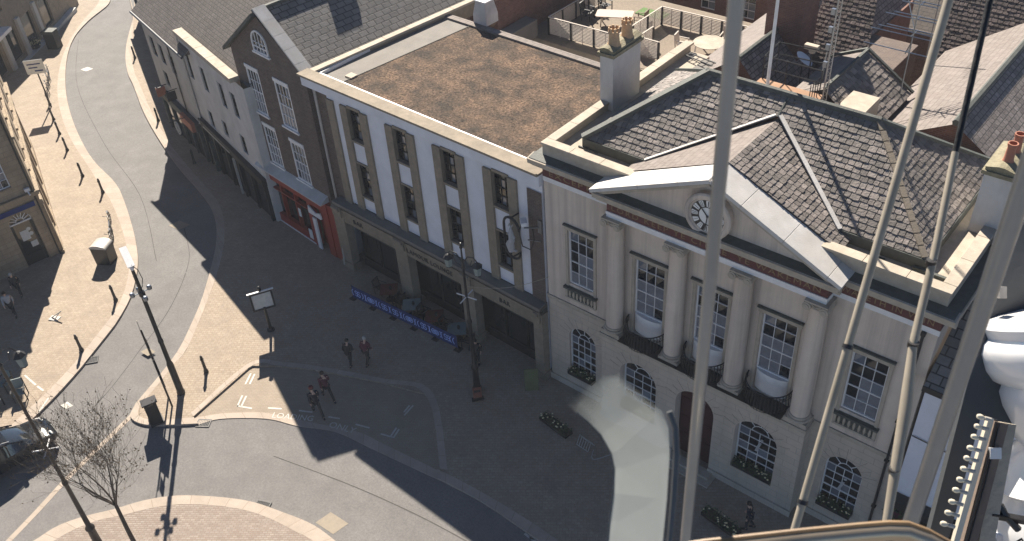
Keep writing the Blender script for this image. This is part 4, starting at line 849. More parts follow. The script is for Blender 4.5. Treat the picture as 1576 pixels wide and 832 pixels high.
for i,(x,y,z,r) in enumerate([(-20.75,-12.9,-.115,.6),(-14.25,-14.35,-.1,.4),(-29.72,-13.84,-.1,.9)]):
    g=thing('gully_grate',GR[i],'drain grate',(x,y,gz(x)+z),r,'gully grates'); b=MB(); 
    for a in((-.36,.36,-.26,-.2),(-.36,.36,.2,.26),(-.36,-.3,-.2,.2),(.3,.36,-.2,.2)): b.box(*a,0,.035)
    for k in range(7): b.box(-.26+k*.08,-.235+k*.08,-.2,.2,.01,.03)
    b.build('frame',['iron'],g); b=MB(); b.box(-.3,.3,-.2,.2,-.01,.008); b.build('pit',['dark'],g)
# ================================================================ NEIGHBOUR right of town hall
NB=thing('white_neighbour_building','white rendered building with a dark roof right of the town hall','building')
b=MB(); b.wall(8.62,32,3.9,10.3,[(12.2,13.4,5.4,7.4),(16.2,17.4,5.4,7.4)],.0,.2); b.poly([(8.62,0,-.1),(8.62,0,10.3),(8.62,9,10.3),(8.62,9,-.1)]); b.box(8.64,32,.0,.3,-.1,.5); b.build('wall',['render'],NB)
b=MB(); b.add([(8.62,-.55,10.15),(32,-.55,10.15),(32,5,14.2),(8.62,5,14.2)],[(0,1,2,3)],0); b.add([(8.62,10.5,10.2),(32,10.5,10.2),(32,5,14.2),(8.62,5,14.2)],[(0,3,2,1)],0); b.box(8.6,32,-.6,-.55,9.95,10.18,1); b.box(8.62,32,-.55,-.01,9.96,10.05,1); b.build('roof',['greyslate','black'],NB)
for cx in(12.8,16.8): window(NB,cx,5.4,1.2,2.0,.12,2,4)
b=MB(); b.box(8.62,32,-.5,-.01,3.5,3.88); b.box(8.62,32,-.02,.28,.5,3.5,1); b.build('shop_fascia',['iron','carglass'],NB)
b=MB(); b.tube([(8.64,-.06,7.15),(32,-.06,6.2)],.022,5); b.build('wall_cable',['black'],NB)
b=MB(); b.prism([(-1.3,2.6),(-.5,3.3),(-.5,3.25),(-1.3,2.52)],'x',8.9,12.5); b.build('awning',['maroon'],NB)
hb=thing('hanging_basket','basket of green plants and pink flowers below the white neighbour building','flower basket',(9.2,-.7,2.9)); b=MB(); b.lathe([(.1,-.1),(.3,.1),(.35,.2)],(0,0,0),12); b.build('basket',['iron'],hb)
f=MB(); rnd=random.Random(5)
for k in range(400):
    p=Vector((rnd.gauss(0,.28),rnd.gauss(0,.25),.25+rnd.gauss(0,.14))); r=rnd.uniform(.03,.07); u=Vector((rnd.uniform(-1,1),rnd.uniform(-1,1),rnd.uniform(-.6,.6))).normalized(); v=u.orthogonal().normalized(); f.poly([p-u*r,p+v*r*.6,p+u*r,p-v*r*.6],0 if k%6 else 1)
f.build('flowers',['green','maroon'],hb)['kind']='stuff'
# ================================================================ LEFT SANDSTONE BUILDING
C0=(-41.02,-9.27,0)
LB=thing('sandstone_corner_building','sandstone corner building with a fanlight door and sash window at the left edge','building',C0,R(80.9))
b=MB(); b.wall(-16,0,-1.2,11.2,[(-2.35,-1.15,5.0,7.5),(-2.18,-.82,-.55,3.25,True),(-5.5,-4.3,5.0,7.5),(-5.6,-4.0,.4,3.0),(-2.35,-1.15,8.6,10.3)],0,.3); b.build('front_wall',['sand'],LB)
window(LB,-1.75,5.02,1.2,2.46,.2,3,5); window(LB,-4.9,5.02,1.2,2.46,.2,3,5); window(LB,-1.75,8.62,1.2,1.66,.2,3,3); window(LB,-4.8,.42,1.6,2.56,.2,2,2,frm='iron')
b=MB(); 
zc=2.57; r=.66
Q=arc(-1.5,zc,r,PI,0,16)
for a_,c_ in zip(Q,Q[1:]): b.bar((a_[0],.2,a_[1]),(c_[0],.2,c_[1]),.06,.05)
Q2=arc(-1.5,zc,.25,PI,0,8)
for a_,c_ in zip(Q2,Q2[1:]): b.bar((a_[0],.2,a_[1]),(c_[0],.2,c_[1]),.03,.04)
for k in range(1,8): a=PI*k/8; b.bar((-1.5+.25*math.cos(a),.2,zc+.25*math.sin(a)),(-1.5+.64*math.cos(a),.2,zc+.64*math.sin(a)),.03,.04)
b.box(-2.16,-.84,.15,.25,zc-.08,zc); FL=b.build('fanlight',['white'],LB); b=MB(); b.poly([(p[0],.23,p[1]) for p in Q][::-1]); b.build('pane',['glass'],FL)
b=MB(); b.box(-2.16,-2.0,.15,.28,-.55,zc-.08); b.box(-1.0,-.84,.15,.28,-.55,zc-.08); b.box(-2.0,-1.0,.2,.26,-.55,.2); DR=b.build('door',['iron'],LB)
b=MB(); b.box(-2.0,-1.0,.21,.23,.2,zc-.1); b.build('pane',['carglass'],DR)
b=MB(); 
for (x,z) in((-1.25,1.9),(-1.2,1.55)): b.lathe([(.13,0),(.13,.02)],(x,.2,z),14,ax=ax)
b.box(-1.45,-1.05,.18,.2,.6,1.0); b.box(-1.8,-1.3,.19,.205,1.2,1.9); b.build('notices',['signwhite'],DR)
b=MB(); b.box(-16,0.12,-.14,-.001,4.0,4.2); b.box(-16,.2,-.22,-.001,4.2,4.3); b.box(-16,.35,-.4,-.001,10.9,11.25); b.box(-3.4,-.2,-.06,-.001,3.35,3.7); b.build('string_course',['sand'],LB)
b=MB(); b.box(-3.3,-.35,-.1,-.061,3.36,3.68); b.build('sign_board',['blue'],LB)
SB=bpy.data.objects.new('side_wall_assembly',None)
# side elevation (facing the road), built in its own turned frame then written to the building's frame
def turned(bmb,ang,mats,name,parent,off=(0,0)):
    c,s=math.cos(ang),math.sin(ang); bmb.v=[(off[0]+x*c-y*s,off[1]+x*s+y*c,z) for x,y,z in bmb.v]; return bmb.build(name,mats,parent)
TA=R(158.9-80.9)
sops=[(x,x+1.1,5.0,7.4) for x in(1.6,4.6,7.6,10.6,13.6)]+[(x,x+1.1,8.6,10.3) for x in(1.6,4.6,7.6,10.6,13.6)]+[(x,x+1.9,.1,3.0) for x in(1.2,4.2,7.2,10.2,13.2)]
b=MB(); b.wall(0,17,-2.5,11.2,sops,0,.3); b.poly([(0,.28,11.2),(17,.28,11.2),(17,14,11.2),(3,14,11.2)]); b.poly([(17,0,-2.5),(17,14,-2.5),(17,14,11.2),(17,0,11.2)]); turned(b,TA,['sand'],'side_wall',LB)
b=MB(); 
b.box(-.2,17,-.22,-.001,4.15,4.32); b.box(-.1,17,-.14,-.001,3.5,3.62); b.box(-.12,17,-.12,-.001,-2.5,-.3); b.box(-.35,17,-.42,-.001,10.9,11.25); b.box(-.15,17,-.16,-.001,7.9,8.05)
for x in(.05,3.2,6.2,9.2,12.2,15.2): b.box(x,x+.55,-.10,-.001,-1.5,3.5); b.box(x-.06,x+.61,-.16,-.001,3.2,3.5)
for o_ in sops:
    if o_[2]>4: b.box(o_[0]-.15,o_[1]+.15,-.14,-.001,o_[2]-.16,o_[2]-.001); b.box(o_[0]-.12,o_[1]+.12,-.10,-.001,o_[3]+.001,o_[3]+.2)
turned(b,TA,['sand'],'side_ledges',LB)
b=MB()
for o_ in sops: b.box(o_[0],o_[1],.2,.24,o_[2],o_[3])
turned(b,TA,['carglass'],'side_glazing',LB)
bpy.data.objects.remove(SB)
b=MB(); b.tube([(-.18,-.08,10.8),(-.18,-.08,-.5)],.05,6); b.build('drainpipe',['black'],LB)
b=MB(); b.box(-.6,-.3,-.3,-.1,4.5,4.7); b.tube([(-.45,-.1,4.5),(-.45,-.5,4.35)],.05,6); b.build('floodlight',['white'],LB)
# far left shop
FS=thing('shop_at_far_left','pale pilastered shop with a white ledge at the top left corner','shop',(-74.0,4.0,0),R(129.7))
b=MB(); b.wall(-7,16,-3.2,7.3,[(-3.2,-.9,-2.0,.8),(.3,2.6,-2.0,.8),(3.6,6.2,-2.0,.8),(8,10,-2.0,.8),(-2.6,-1.5,2.6,4.6),(.8,1.9,2.6,4.6),(4.2,5.3,2.6,4.6)],0,.3); b.poly([(-7,0,-3.2),(-7,0,7.3),(-7,12,7.3),(-7,12,-3.2)]); b.poly([(-7,0,7.3),(16,0,7.3),(16,12,7.3),(-7,12,7.3)]); b.build('wall',['brownstone'],FS)
b=MB(); 
for x in(-3.8,-.4,3.0,6.6): b.box(x,x+.6,-.25,-.001,-3,1.2)
b.box(-7,14,-.6,-.001,-3,-2.35); b.parts('pilaster',['greyrender'],FS)
b=MB(); b.box(-7,.6,-.9,-.001,1.25,1.55); b.build('ledge',['white'],FS)
b=MB(); b.box(-7,13,.2,.25,-2,.8); b.box(-7,13,.2,.25,2.6,4.6); b.build('pane',['carglass'],FS)
# ================================================================ REAR BUILDINGS
def gable_roof(b,x0,x1,xr,y0,y1,zl,zr,zt,ml=0,mr=0):
    b.add([(x0,y0,zl),(xr,y0,zt),(xr,y1,zt),(x0,y1,zl)],[(0,1,2,3)],ml); b.add([(x1,y0,zr),(xr,y0,zt),(xr,y1,zt),(x1,y1,zr)],[(0,3,2,1)],mr)
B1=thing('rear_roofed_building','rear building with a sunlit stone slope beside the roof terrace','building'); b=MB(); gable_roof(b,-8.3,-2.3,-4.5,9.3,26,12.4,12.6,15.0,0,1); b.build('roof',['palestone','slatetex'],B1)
b=MB(); b.box(-8.0,-2.4,9.8,25.8,-.1,12.3); b.add([(-8.1,9.55,12.4),(-2.5,9.55,12.5),(-4.5,9.55,14.9)],[(0,1,2)]); b.build('wall',['redbrick'],B1)
b=MB(); b.tube([(-4.5,9.3,15.02),(-4.5,26,15.02)],.12,6); b.build('ridge_tiles',['lead'],B1)
b=MB(); b.box(-5.1,-3.3,12.9,14.6,13.5,18.8); b.box(-5.2,-3.2,12.8,14.7,18.6,18.8); b.build('chimney',['redbrick'],B1)
B2=thing('reddish_slate_building','tall rear building whose reddish slate slope faces the square','building'); b=MB()
slates(b,(-3.4,13.2,12.6),(1,0,0),(0,.72,.69),[(0,0),(3.3,0),(1.6,6.5),(-.6,6.5)],row=.22,cw=(.18,.3),seed=31); slates(b,(1.2,18.5,12.5),(1,0,0),(0,.72,.69),[(0,0),(4,0),(4,5),(-.6,5)],row=.22,cw=(.18,.3),seed=33); b.build('roof',['redslate','under'],B2)
b=MB(); b.box(-3.4,0,13.4,20,-.1,12.5); b.box(-.2,1.88,13.2,30,-.1,9.6); b.box(1.2,5,18.7,24,-.1,12.4); b.build('wall',['brick'],B2); b=MB(); b.box(-.2,1.87,13.2,30,9.602,9.63); b.build('lower_roof',['lead'],B2)
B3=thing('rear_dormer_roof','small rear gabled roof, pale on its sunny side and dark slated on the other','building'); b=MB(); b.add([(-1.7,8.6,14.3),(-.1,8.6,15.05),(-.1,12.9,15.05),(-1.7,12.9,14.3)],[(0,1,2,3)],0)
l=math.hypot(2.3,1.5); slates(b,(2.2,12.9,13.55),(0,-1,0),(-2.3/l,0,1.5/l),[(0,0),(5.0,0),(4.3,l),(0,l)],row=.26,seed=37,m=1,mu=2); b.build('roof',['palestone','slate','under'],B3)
b=MB(); b.box(-1.6,2.1,8.7,12.8,-.1,13.5); b.add([(-1.6,12.8,13.5),(2.1,12.8,13.5),(-.1,12.8,15)],[(0,1,2)]); b.build('wall',['redbrick'],B3)
b=MB(); b.bar((-1.75,13.0,14.35),(-.1,13.0,15.12),.14,.1); b.bar((-.1,13.0,15.12),(2.25,13.0,13.6),.14,.1); b.bar((-.1,8.6,15.1),(-.1,13.0,15.1),.12,.1); b.build('verge',['lead'],B3)
b=MB(); b.box(.75,1.9,8.2,9.7,13.6,14.75); b.build('roof_hatch',['palestone' if False else 'stone'],B3)
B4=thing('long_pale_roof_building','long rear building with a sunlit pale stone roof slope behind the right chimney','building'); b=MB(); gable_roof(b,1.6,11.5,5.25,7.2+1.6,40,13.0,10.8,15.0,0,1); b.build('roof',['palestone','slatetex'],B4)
b=MB(); b.box(1.9,11.3,9.2,39.5,-.1,10.8); b.add([(1.7,9.0,12.9),(11.4,9.0,10.8),(5.25,9.0,14.9)],[(0,1,2)]); b.box(1.9,5,9.2,39,10.8,12.7); b.build('wall',['redbrick'],B4)
b=MB(); b.tube([(5.25,8.8,15.05),(5.25,40,15.05)],.14,6); b.build('ridge_tiles',['lead'],B4)
B5=thing('rear_block','low brown rear block with a flat felt roof under the terrace','building'); b=MB(); b.box(-24,-8.4,15.2,24,-.1,9.5); b.box(-24,-8.7,10.2,15.19,-.1,7.8); b.build('wall',['brownstone'],B5); b=MB(); b.box(-23.9,-8.5,15.3,23.9,9.501,9.53); b.build('deck',['wood'],B5)
B6=thing('brown_rear_wing','brown rear wing behind the flat roof with a smooth sloping roof','building'); b=MB(); b.box(-36,-25.5,13.5,24,-.1,11); b.box(-25.4,-22.2,13,22,-.1,12.5); b.build('wall',['redbrick'],B6); b=MB(); b.add([(-36,12.6,11.0),(-22.2,12.6,11.0),(-22.2,19,13.2),(-36,19,13.2)],[(0,1,2,3)]); b.box(-22.1,-21.2,13,15.5,9.5,10.6,1); b.build('roof',['board','felt'],B6)
B7=thing('terrace_building','row of brown brick houses closing the view behind the terrace','building') ; b=MB(); b.wall(-30,-6,-.1,11,[(x,x+1.1,8.2,9.8) for x in(-20,-16.5,-13.6,-10.6)],27,.2); b.build('wall',['redbrick'],B7)
for x in(-19.45,-15.95,-13.05,-10.05): window(B7,x,8.2,1.1,1.6,27.15,2,3)
b=MB(); b.add([(-30,26.7,11),(-6,26.7,11),(-6,32,14.5),(-30,32,14.5)],[(0,1,2,3)]); b.build('roof',['greyslate'],B7)
B8=thing('distant_slate_house','distant house with a brown slate roof filling the gap at the top right','building',(0,0,0)); b=MB(); b.box(-5.8,1.5,30.2,62,-.1,8.6); b.build('wall',['brick'],B8)
b=MB(); b.add([(-6,30.1,8.5),(1.58,30.1,8.5),(1.58,38,13.2),(-6,38,13.2)],[(0,1,2,3)]); b.add([(-6,46,8.5),(1.58,46,8.5),(1.58,38,13.2),(-6,38,13.2)],[(0,3,2,1)]); b.build('roof',['brownslate'],B8)
# town hall west leads and small things
b=MB(); b.box(-7.1,-5.2,8.6,11,13.2,13.6); b.build('rear_flat_roof',['felt'],TH)
# terrace fences
def fence(label,pts,z0=9.53,h=1.15):
    t=thing('slatted_fence',label,'fence',(pts[0][0],pts[0][1],z0),0,'slatted fences of the roof terrace'); o=Vector((pts[0][0],pts[0][1],0))
    sl=MB(); rl=MB()
    for a,c in zip(pts,pts[1:]):
        A=Vector((*a,0))-o; B=Vector((*c,0))-o; L=(B-A).length
        for k in range(11): sl.bar(A+Vector((0,0,.12+k*.09)),B+Vector((0,0,.12+k*.09)),.02,.062)
        rl.bar(A+Vector((0,0,h)),B+Vector((0,0,h)),.09,.05); n=max(1,round(L/1.5))
        for k in range(n+1):
            p=A.lerp(B,k/n); q=MB(); q.bar(p+Vector((0,0,-.02)),p+Vector((0,0,h-.03)),.11,.11); q.build('post',['iron'],t)
            if k<n:
                p2=A.lerp(B,(k+.5)/n); rl.bar(p2,p2+Vector((0,0,h-.05)),.03,.03)
    sl.build('slats',['greywood'],t); rl.build('rail',['greywood'],t)
fence('slatted fence round the terrace corner with the brown table',[(-20.7,21.5),(-20.7,16),(-15.7,16.1),(-15.7,20.9),(-8.9,21.1)])
fence('short slatted fence just behind the left chimney',[(-14.6,18.2),(-14.6,16.6),(-13.2,16.6)])
fence('low slatted fence in front of the round cream table',[(-11.9,16.7),(-9.3,16.7)],h=.95)
def table(label,x,y,z,rz,shape='rect',top='tint',leg='wood',w=1.7,d=.9,h=.75,name='table',cat_='table',grp=None):
    t=thing(name,label,cat_,(x,y,z),rz,grp); b=MB()
    if shape=='rect': b.prism([(-w/2+.12,-d/2),(w/2-.12,-d/2),(w/2,-d/2+.12),(w/2,d/2-.12),(w/2-.12,d/2),(-w/2+.12,d/2),(-w/2,d/2-.12),(-w/2,-d/2+.12)],'z',h-.04,h)
    else: b.lathe([(w/2-.03,h-.04),(w/2,h-.03),(w/2,h-.005),(w/2-.02,h)],(0,0,0),24)
    b.build('tabletop',[top],t)
    for sx in(-1,1):
        for sy in(-1,1): q=MB(); q.bar((sx*(w*.36),sy*(d*.33),0),(sx*(w*.33),sy*(d*.3),h-.04),.06,.06); q.build('leg',[leg],t)
    return t
def chair(label,x,y,z,rz,m='wood',sc=1.0,grp=None,name='armchair',woven=None):
    t=thing(name,label,'chair',(x,y,z),rz,grp); t.scale=(sc,)*3
    b=MB(); 
    for k in range(5): b.box(-.25,.25,-.25+k*.1,-.17+k*.1,.42,.45)
    b.build('seat',[woven or m],t); b=MB()
    if woven: b.add([(-.27,.24,.5),(.27,.24,.5),(.25,.34,.98),(-.25,.34,.98),(-.27,.28,.5),(.27,.28,.5),(.25,.38,.98),(-.25,.38,.98)],[(0,1,2,3),(4,7,6,5),(0,4,5,1),(1,5,6,2),(2,6,7,3),(3,7,4,0)])
    else:
        for k in range(6): b.bar((-.22+k*.088,.25,.46),(-.22+k*.088,.36,.96),.04,.02)
        b.bar((-.27,.36,.97),(.27,.36,.97),.07,.03)
    b.build('backrest',[woven or m],t)
    for sx in(-1,1):
        q=MB(); q.bar((sx*.28,-.24,0),(sx*.28,-.24,.64),.045,.045); q.build('leg',[m],t); q=MB(); q.bar((sx*.28,.26,0),(sx*.27,.36,.98),.045,.045); q.build('leg',[m],t)
        q=MB(); q.bar((sx*.28,-.27,.65),(sx*.28,.32,.67),.06,.03); q.build('armrest',[m],t)
    return t
table('brown rectangular table on the roof terrace',-18.1,19.3,9.53,R(25),w=2.3,d=1.1)
chair('dark armchair left of the brown terrace table',-20.0,19.1,9.53,R(100),'iron',1.15); chair('wooden armchair right of the brown terrace table',-16.6,19.9,9.53,R(-80),'wood',1.15)
chair('second dark armchair behind the first on the terrace',-19.7,20.6,9.53,R(80),'iron',1.1)
table('round cream table on the right of the roof terrace',-11.2,18.9,9.53,0,'round','stone','white',w=1.9,d=1.4)
chair('pale armchair left of the round cream table',-12.7,18.4,9.53,R(100),'greywood',1.1); chair('pale armchair behind the round cream table',-10.9,20.3,9.53,R(10),'greywood',1.1)
lw=thing('lawn_mat','small rectangle of green artificial lawn on the terrace','lawn mat',(-17.0,21.9,9.54)); b=MB(); b.box(-1.0,1.0,-.5,.5,0,.03); b.build('mat',['grass'],lw)
# railings, poles, aerials
rp=thing('roof_access_platform','boarded roof platform with dark railings behind the town hall ridge','platform',(-1.8,7.4,15.0)); b=MB(); b.box(-1.0,1.9,-.5,.75,-.05,.02); b.build('boards',['board'],rp)
b=MB()
R4=[(-.9,.7),(-1.0,2.2),(1.1,2.4),(1.7,.7)]
for a,c in zip(R4,R4[1:]):
    for zz in(.55,1.1): b.tube([(*a,zz),(*c,zz)],.028,6)
for p in R4: b.tube([(*p,-.6),(*p,1.1)],.028,6)
b.tube([(.1,.8,0),(.1,.8,1.1)],.025,6); b.tube([(-.9,.7,1.1),(1.7,.7,1.1)],.028,6); b.tube([(-.9,.7,.55),(1.7,.7,.55)],.025,6)
for k in range(5): b.tube([(1.7,.7-k*.25,-.3),(1.7,.7-k*.25,.9)],.02,5)
b.build('railing',['iron'],rp)
fp=thing('flagpole','slim white flagpole rising behind the town hall roof','flagpole',(-1.75,6.6,15.2)); b=MB(); b.tube([(0,0,0),(0,0,5.2),(0,0,9)],[.075,.065,.04],10); b.build('pole',['white'],fp,smooth=True); b=MB(); b.lathe([(.09,0),(.09,.6)],(0,0,-.2),10); b.build('socket',['iron'],fp)
mp=thing('antenna_mast','thin lattice antenna mast beside the roof platform','antenna mast',(.15,7.9,14.8)); b=MB(); b.tube([(0,0,0),(0,0,9)],.035,6); b.tube([(.16,0,0),(.16,0,9)],.02,5)
for k in range(30): b.tube([(0,0,k*.3),(.16,0,k*.3+.15),(0,0,k*.3+.3)],.012,4)
b.build('mast',['oldgrey'],mp); b=MB()
for k in range(5): b.box(-.2,-.04,-.06,.06,1.6+k*.75,1.85+k*.75)
b.parts('bracket',['steel'],mp)
cc=thing('roof_cctv_camera','cream dome camera on a thin pole among the rear roofs','cctv camera',(-1.6,10.4,13.4)); b=MB(); b.tube([(0,0,0),(0,0,2.3)],.035,6); b.build('pole',['iron'],cc); b=MB(); b.bar((-.35,0,2.45),(.25,0,2.45),.26,.2); b.lathe([(.02,-.22),(.14,-.16),(.16,-.05),(.16,0)],(0,0,2.36),12); b.build('housing',['stone'],cc)
ds=thing('satellite_dish','pale oval satellite dish low between the rear roofs','satellite dish',(-2.3,11.2,14.4),R(20)); b=MB(); b.lathe([(.01,0),(.25,.03),(.45,.12),(.44,.13),(.24,.045),(.01,.01)],(0,0,.3),20,ax=Matrix.Rotation(R(35),3,'Y')); b.build('dish',['white'],ds,smooth=True); b=MB(); b.tube([(0,0,-2.0),(0,0,.3)],.03,6); b.build('stand',['iron'],ds)
def yagi(label,x,y,z,h,els,rz):
    t=thing('tv_aerial',label,'tv aerial',(x,y,z),rz,'television aerials'); b=MB(); b.tube([(0,0,0),(0,0,h)],.03,6); b.build('mast',['oldgrey'],t); b=MB()
    for (zz,y0,n,w) in els:
        b.tube([(0,y0,zz),(0,y0+n*.33,zz)],.02,5)
        for k in range(n+1): b.tube([(-w+.02*k,y0+k*.33,zz),(w-.02*k,y0+k*.33,zz)],.026,5)
    b.build('elements',['steel'],t)
t=thing('tv_aerial','tall television aerial with long horizontal rods above the dark gap between the rear roofs','tv aerial',(1.9,12.3,13.6),0,'television aerials'); b=MB(); b.tube([(0,0,0),(0,0,5.2)],.035,6); b.build('mast',['steel'],t); b=MB()
for zz,yy,xa,xb in((2.3,-.35,-1.9,.9),(2.95,-.2,-1.75,.9),(3.0,.1,-1.55,1.0),(3.0,.35,-1.3,1.0),(3.6,.1,-1.35,.8),(3.62,.35,-1.1,.9),(4.2,.2,-.8,.7),(4.2,.5,-.7,.7)):
    b.tube([(xa,yy,zz),(xb,yy,zz)],.022,5)
for zz,ya,yb in((2.3,-.4,.1),(2.98,-.3,.45),(3.61,0,.45),(4.2,0,.6)): b.tube([(0,ya,zz),(0,yb,zz)],.028,5)
b.tube([(0,.0,3.2),(-.5,.0,4.4)],.02,5); b.tube([(0,.0,2.6),(-.25,.3,1.9)],.03,5)
b.build('rods',['steel'],t)
t=thing('tv_aerial','smaller television aerial with short rods farther back at the top of the picture','tv aerial',(1.2,17.5,13.0),R(20),'television aerials'); b=MB(); b.tube([(0,0,0),(0,0,5)],.03,6); b.build('mast',['steel'],t); b=MB(); b.tube([(0,-1.2,4.0),(0,1.2,4.0)],.022,5)
for k in range(8): b.tube([(-.45+.02*k,-1.1+k*.32,4.0),(.45-.02*k,-1.1+k*.32,4.0)],.016,5)
b.build('rods',['steel'],t)
bt=MB(); LD=thing('roof_ladder','short ladder lying on the pale roof left of the town hall ridge','ladder',(-7.0,10.3,13.75),R(-14))
bt.bar((-1.0,0,0),(1.6,0,.12),.05,.05); bt.bar((-1.0,.32,0),(1.6,.32,.12),.05,.05)
for k in range(9): bt.bar((-.9+k*.3,0,.03),(-.9+k*.3,.32,.03),.03,.03)
bt.build('ladder_rails',['iron'],LD)
# ================================================================ STREET FURNITURE
def bollard_proto(label,x,y,h=1.2,tilt=0):
    t=thing('bollard',label,'bollard',(x,y,gz(x)),0,'black bollards along the kerb'); b=MB(); b.lathe([(.13,0),(.13,.12),(.10,.16),(.085,.3),(.075,h-.3),(.095,h-.28),(.095,h-.22),(.07,h-.2),(.075,h-.12),(.05,h-.02),(.0,h)],(0,0,0),14); b.build('post',['black'],t,smooth=True); b=MB(); b.lathe([(.098,h-.285),(.10,h-.27),(.10,h-.23),(.098,h-.215)],(0,0,0),14); b.build('collar',['iron'],t); return t
BL=[(-23.61,-10.62,'black bollard standing alone on the sunlit paving nearest the town hall'),(-33.15,-10.16,'black bollard between the big black bin and the camera pole, beside the kerb'),(-30.77,-13.78,'black bollard close to the left kerb gully with its shadow over the paving'),(-45.5,-3.72,'black bollard just above the bicycles, last of the kerb row'),(-49.06,-3.27,'second bollard of the kerb row counting from the bicycles'),(-54.0,-1.76,'third bollard of the kerb row counting from the bicycles'),(-57.22,-.65,'fourth bollard of the kerb row counting from the bicycles'),(-60.17,.44,'fifth bollard of the kerb row counting from the bicycles'),(-63.25,1.75,'farthest bollard of the kerb row, by the foot of the street sign'),(-65.09,11.16,'sunlit bollard on the far right pavement at the bend'),(-51.7,4.9,'bollard in the shade in front of the grey house'),(-43.0,2.3,'bollard in the shade in front of the offwhite house')]
bp=None
for x,y,l in BL:
    if bp is None: bp=bollard_proto(l,x,y)
    else: dup(bp,(x,y,gz(x)),0,l)
# big bin
RB=t=thing('recycling_bin','big black street bin with a curved grey lid beside the parked bicycles','bin',(-37.4,-8.2,gz(-37.4)),R(30)); b=MB(); b.prism([(-.62,0),(.62,0),(.68,1.45),(-.68,1.45)],'y',-.55,.55); b.build('body',['black'],t,bevel=.04)
b=MB(); P=arc(0,1.42,.72,0,PI,12); P=[(p[0],1.46+(p[1]-1.42)*.38) for p in P]; b.prism(P,'y',-.58,.58); b.build('lid',['oldgrey'],t)
RB.scale=(.8,.8,.86)
# litter bin
t=thing('litter_bin','slanted dark litter bin at the rounded tip of the pavement','litter bin',(-22.75,-14.3,0),R(-20)); b=MB(); b.box(-.32,.32,-.3,.3,0,1.05); b.box(-.36,.36,-.34,.34,0,.1); b.build('body',['iron'],t,bevel=.02); b=MB(); b.prism([(-.4,1.25),(.4,1.5),(.4,1.58),(-.4,1.33)],'y',-.38,.38); b.box(-.34,-.28,-.3,.3,1.04,1.3); b.box(.26,.34,-.3,.3,1.04,1.52); b.build('hood',['black'],t)
# map board
t=thing('map_board','town map board in a black frame on a single post in the shaded square','map board',(-23.43,-6.37,0),R(62)); b=MB(); b.lathe([(.22,0),(.2,.08),(.12,.12),(.09,.3),(.07,1.7)],(0,0,0),14); b.build('post',['black'],t,smooth=True); b=MB(); b.box(-.62,.62,-.06,.06,1.55,1.65); b.box(-.62,.62,-.06,.06,2.65,2.75); b.box(-.62,-.52,-.06,.06,1.65,2.65); b.box(.52,.62,-.06,.06,1.65,2.65); b.lathe([(.03,2.75),(.1,2.9),(.12,3.05),(.02,3.15)],(0,0,0),10); F=b.build('frame',['black'],t)
b=MB(); b.box(-.52,.52,-.02,.02,1.65,2.65); b.build('map_panel',['signwhite'],F); b=MB(); b.box(-.72,.72,-.05,.05,2.752,2.80); b.build('top_rail',['white'],F)
# camera pole
t=thing('cctv_camera_pole','tall black pole with a thick base and a white camera at its top','camera pole',(-23.4,-12.36,0)); b=MB(); b.lathe([(.21,0),(.21,.15),(.18,.2),(.17,2.1),(.12,2.3),(.11,3.6),(.13,3.62),(.13,3.75),(.105,3.8),(.10,6.6),(.15,6.65),(.15,6.9),(.09,6.95),(.08,8.2)],(0,0,0),16); b.build('pole',['black'],t,smooth=True)
b=MB(); a=R(160); b.bar((-.1,.02,8.45),(-.75,.25,8.78),.26,.22); b.bar((-.9,.3,8.96),(.15,-.05,8.5),.34,.05); b.lathe([(.06,8.2),(.1,8.3),(.1,8.42),(.05,8.5)],(0,0,0),10); b.build('camera_head',['white'],t)
b=MB(); b.tube([(.1,0,8.55),(.35,.1,8.3),(.42,.12,7.8),(.25,.05,7.3),(.1,0,7.1)],.02,5); b.build('cable',['black'],t)
b=MB(); b.tube([(-.55,.1,6.75),(.55,-.1,6.75)],.03,6); b.tube([(-.1,-.5,6.85),(.1,.5,6.85)],.03,6)
for p in((-.45,.1,6.75),(.45,-.1,6.75),(-.1,-.42,6.9),(.05,.42,6.9)): b.lathe([(.05,-.12),(.11,-.1),(.12,.08),(.05,.13)],p,10)
b.parts('floodlight',['steel'],t)
# two post traffic sign, edge on to the view
t=thing('two_post_road_sign','tall dark road sign on two posts seen edge on beside the camera pole','road sign',(-23.3,-13.1,0),math.atan2(.34,-.94)); b=MB(); b.tube([(-.35,0,0),(-.35,0,4.1)],.05,8); b.build('post',['black'],t); b=MB(); b.tube([(.4,0,0),(.4,0,4.75)],.05,8); b.build('post',['black'],t)
b=MB(); b.prism([(-.75,1.7),(.75,2.3),(.75,4.0),(-.75,3.4)],'y',-.07,-.05); b.box(-.35,.35,-.07,-.05,4.05,4.7); b.parts('sign_panel',['iron'],t); b=MB(); b.bar((.4,.02,4.3),(.45,.02,5.3),.05,.03); b.box(-.4,-.3,-.05,.05,2.2,2.3); b.box(-.4,-.3,-.05,.05,3.3,3.4); b.parts('edge_strip',['stone'],t)
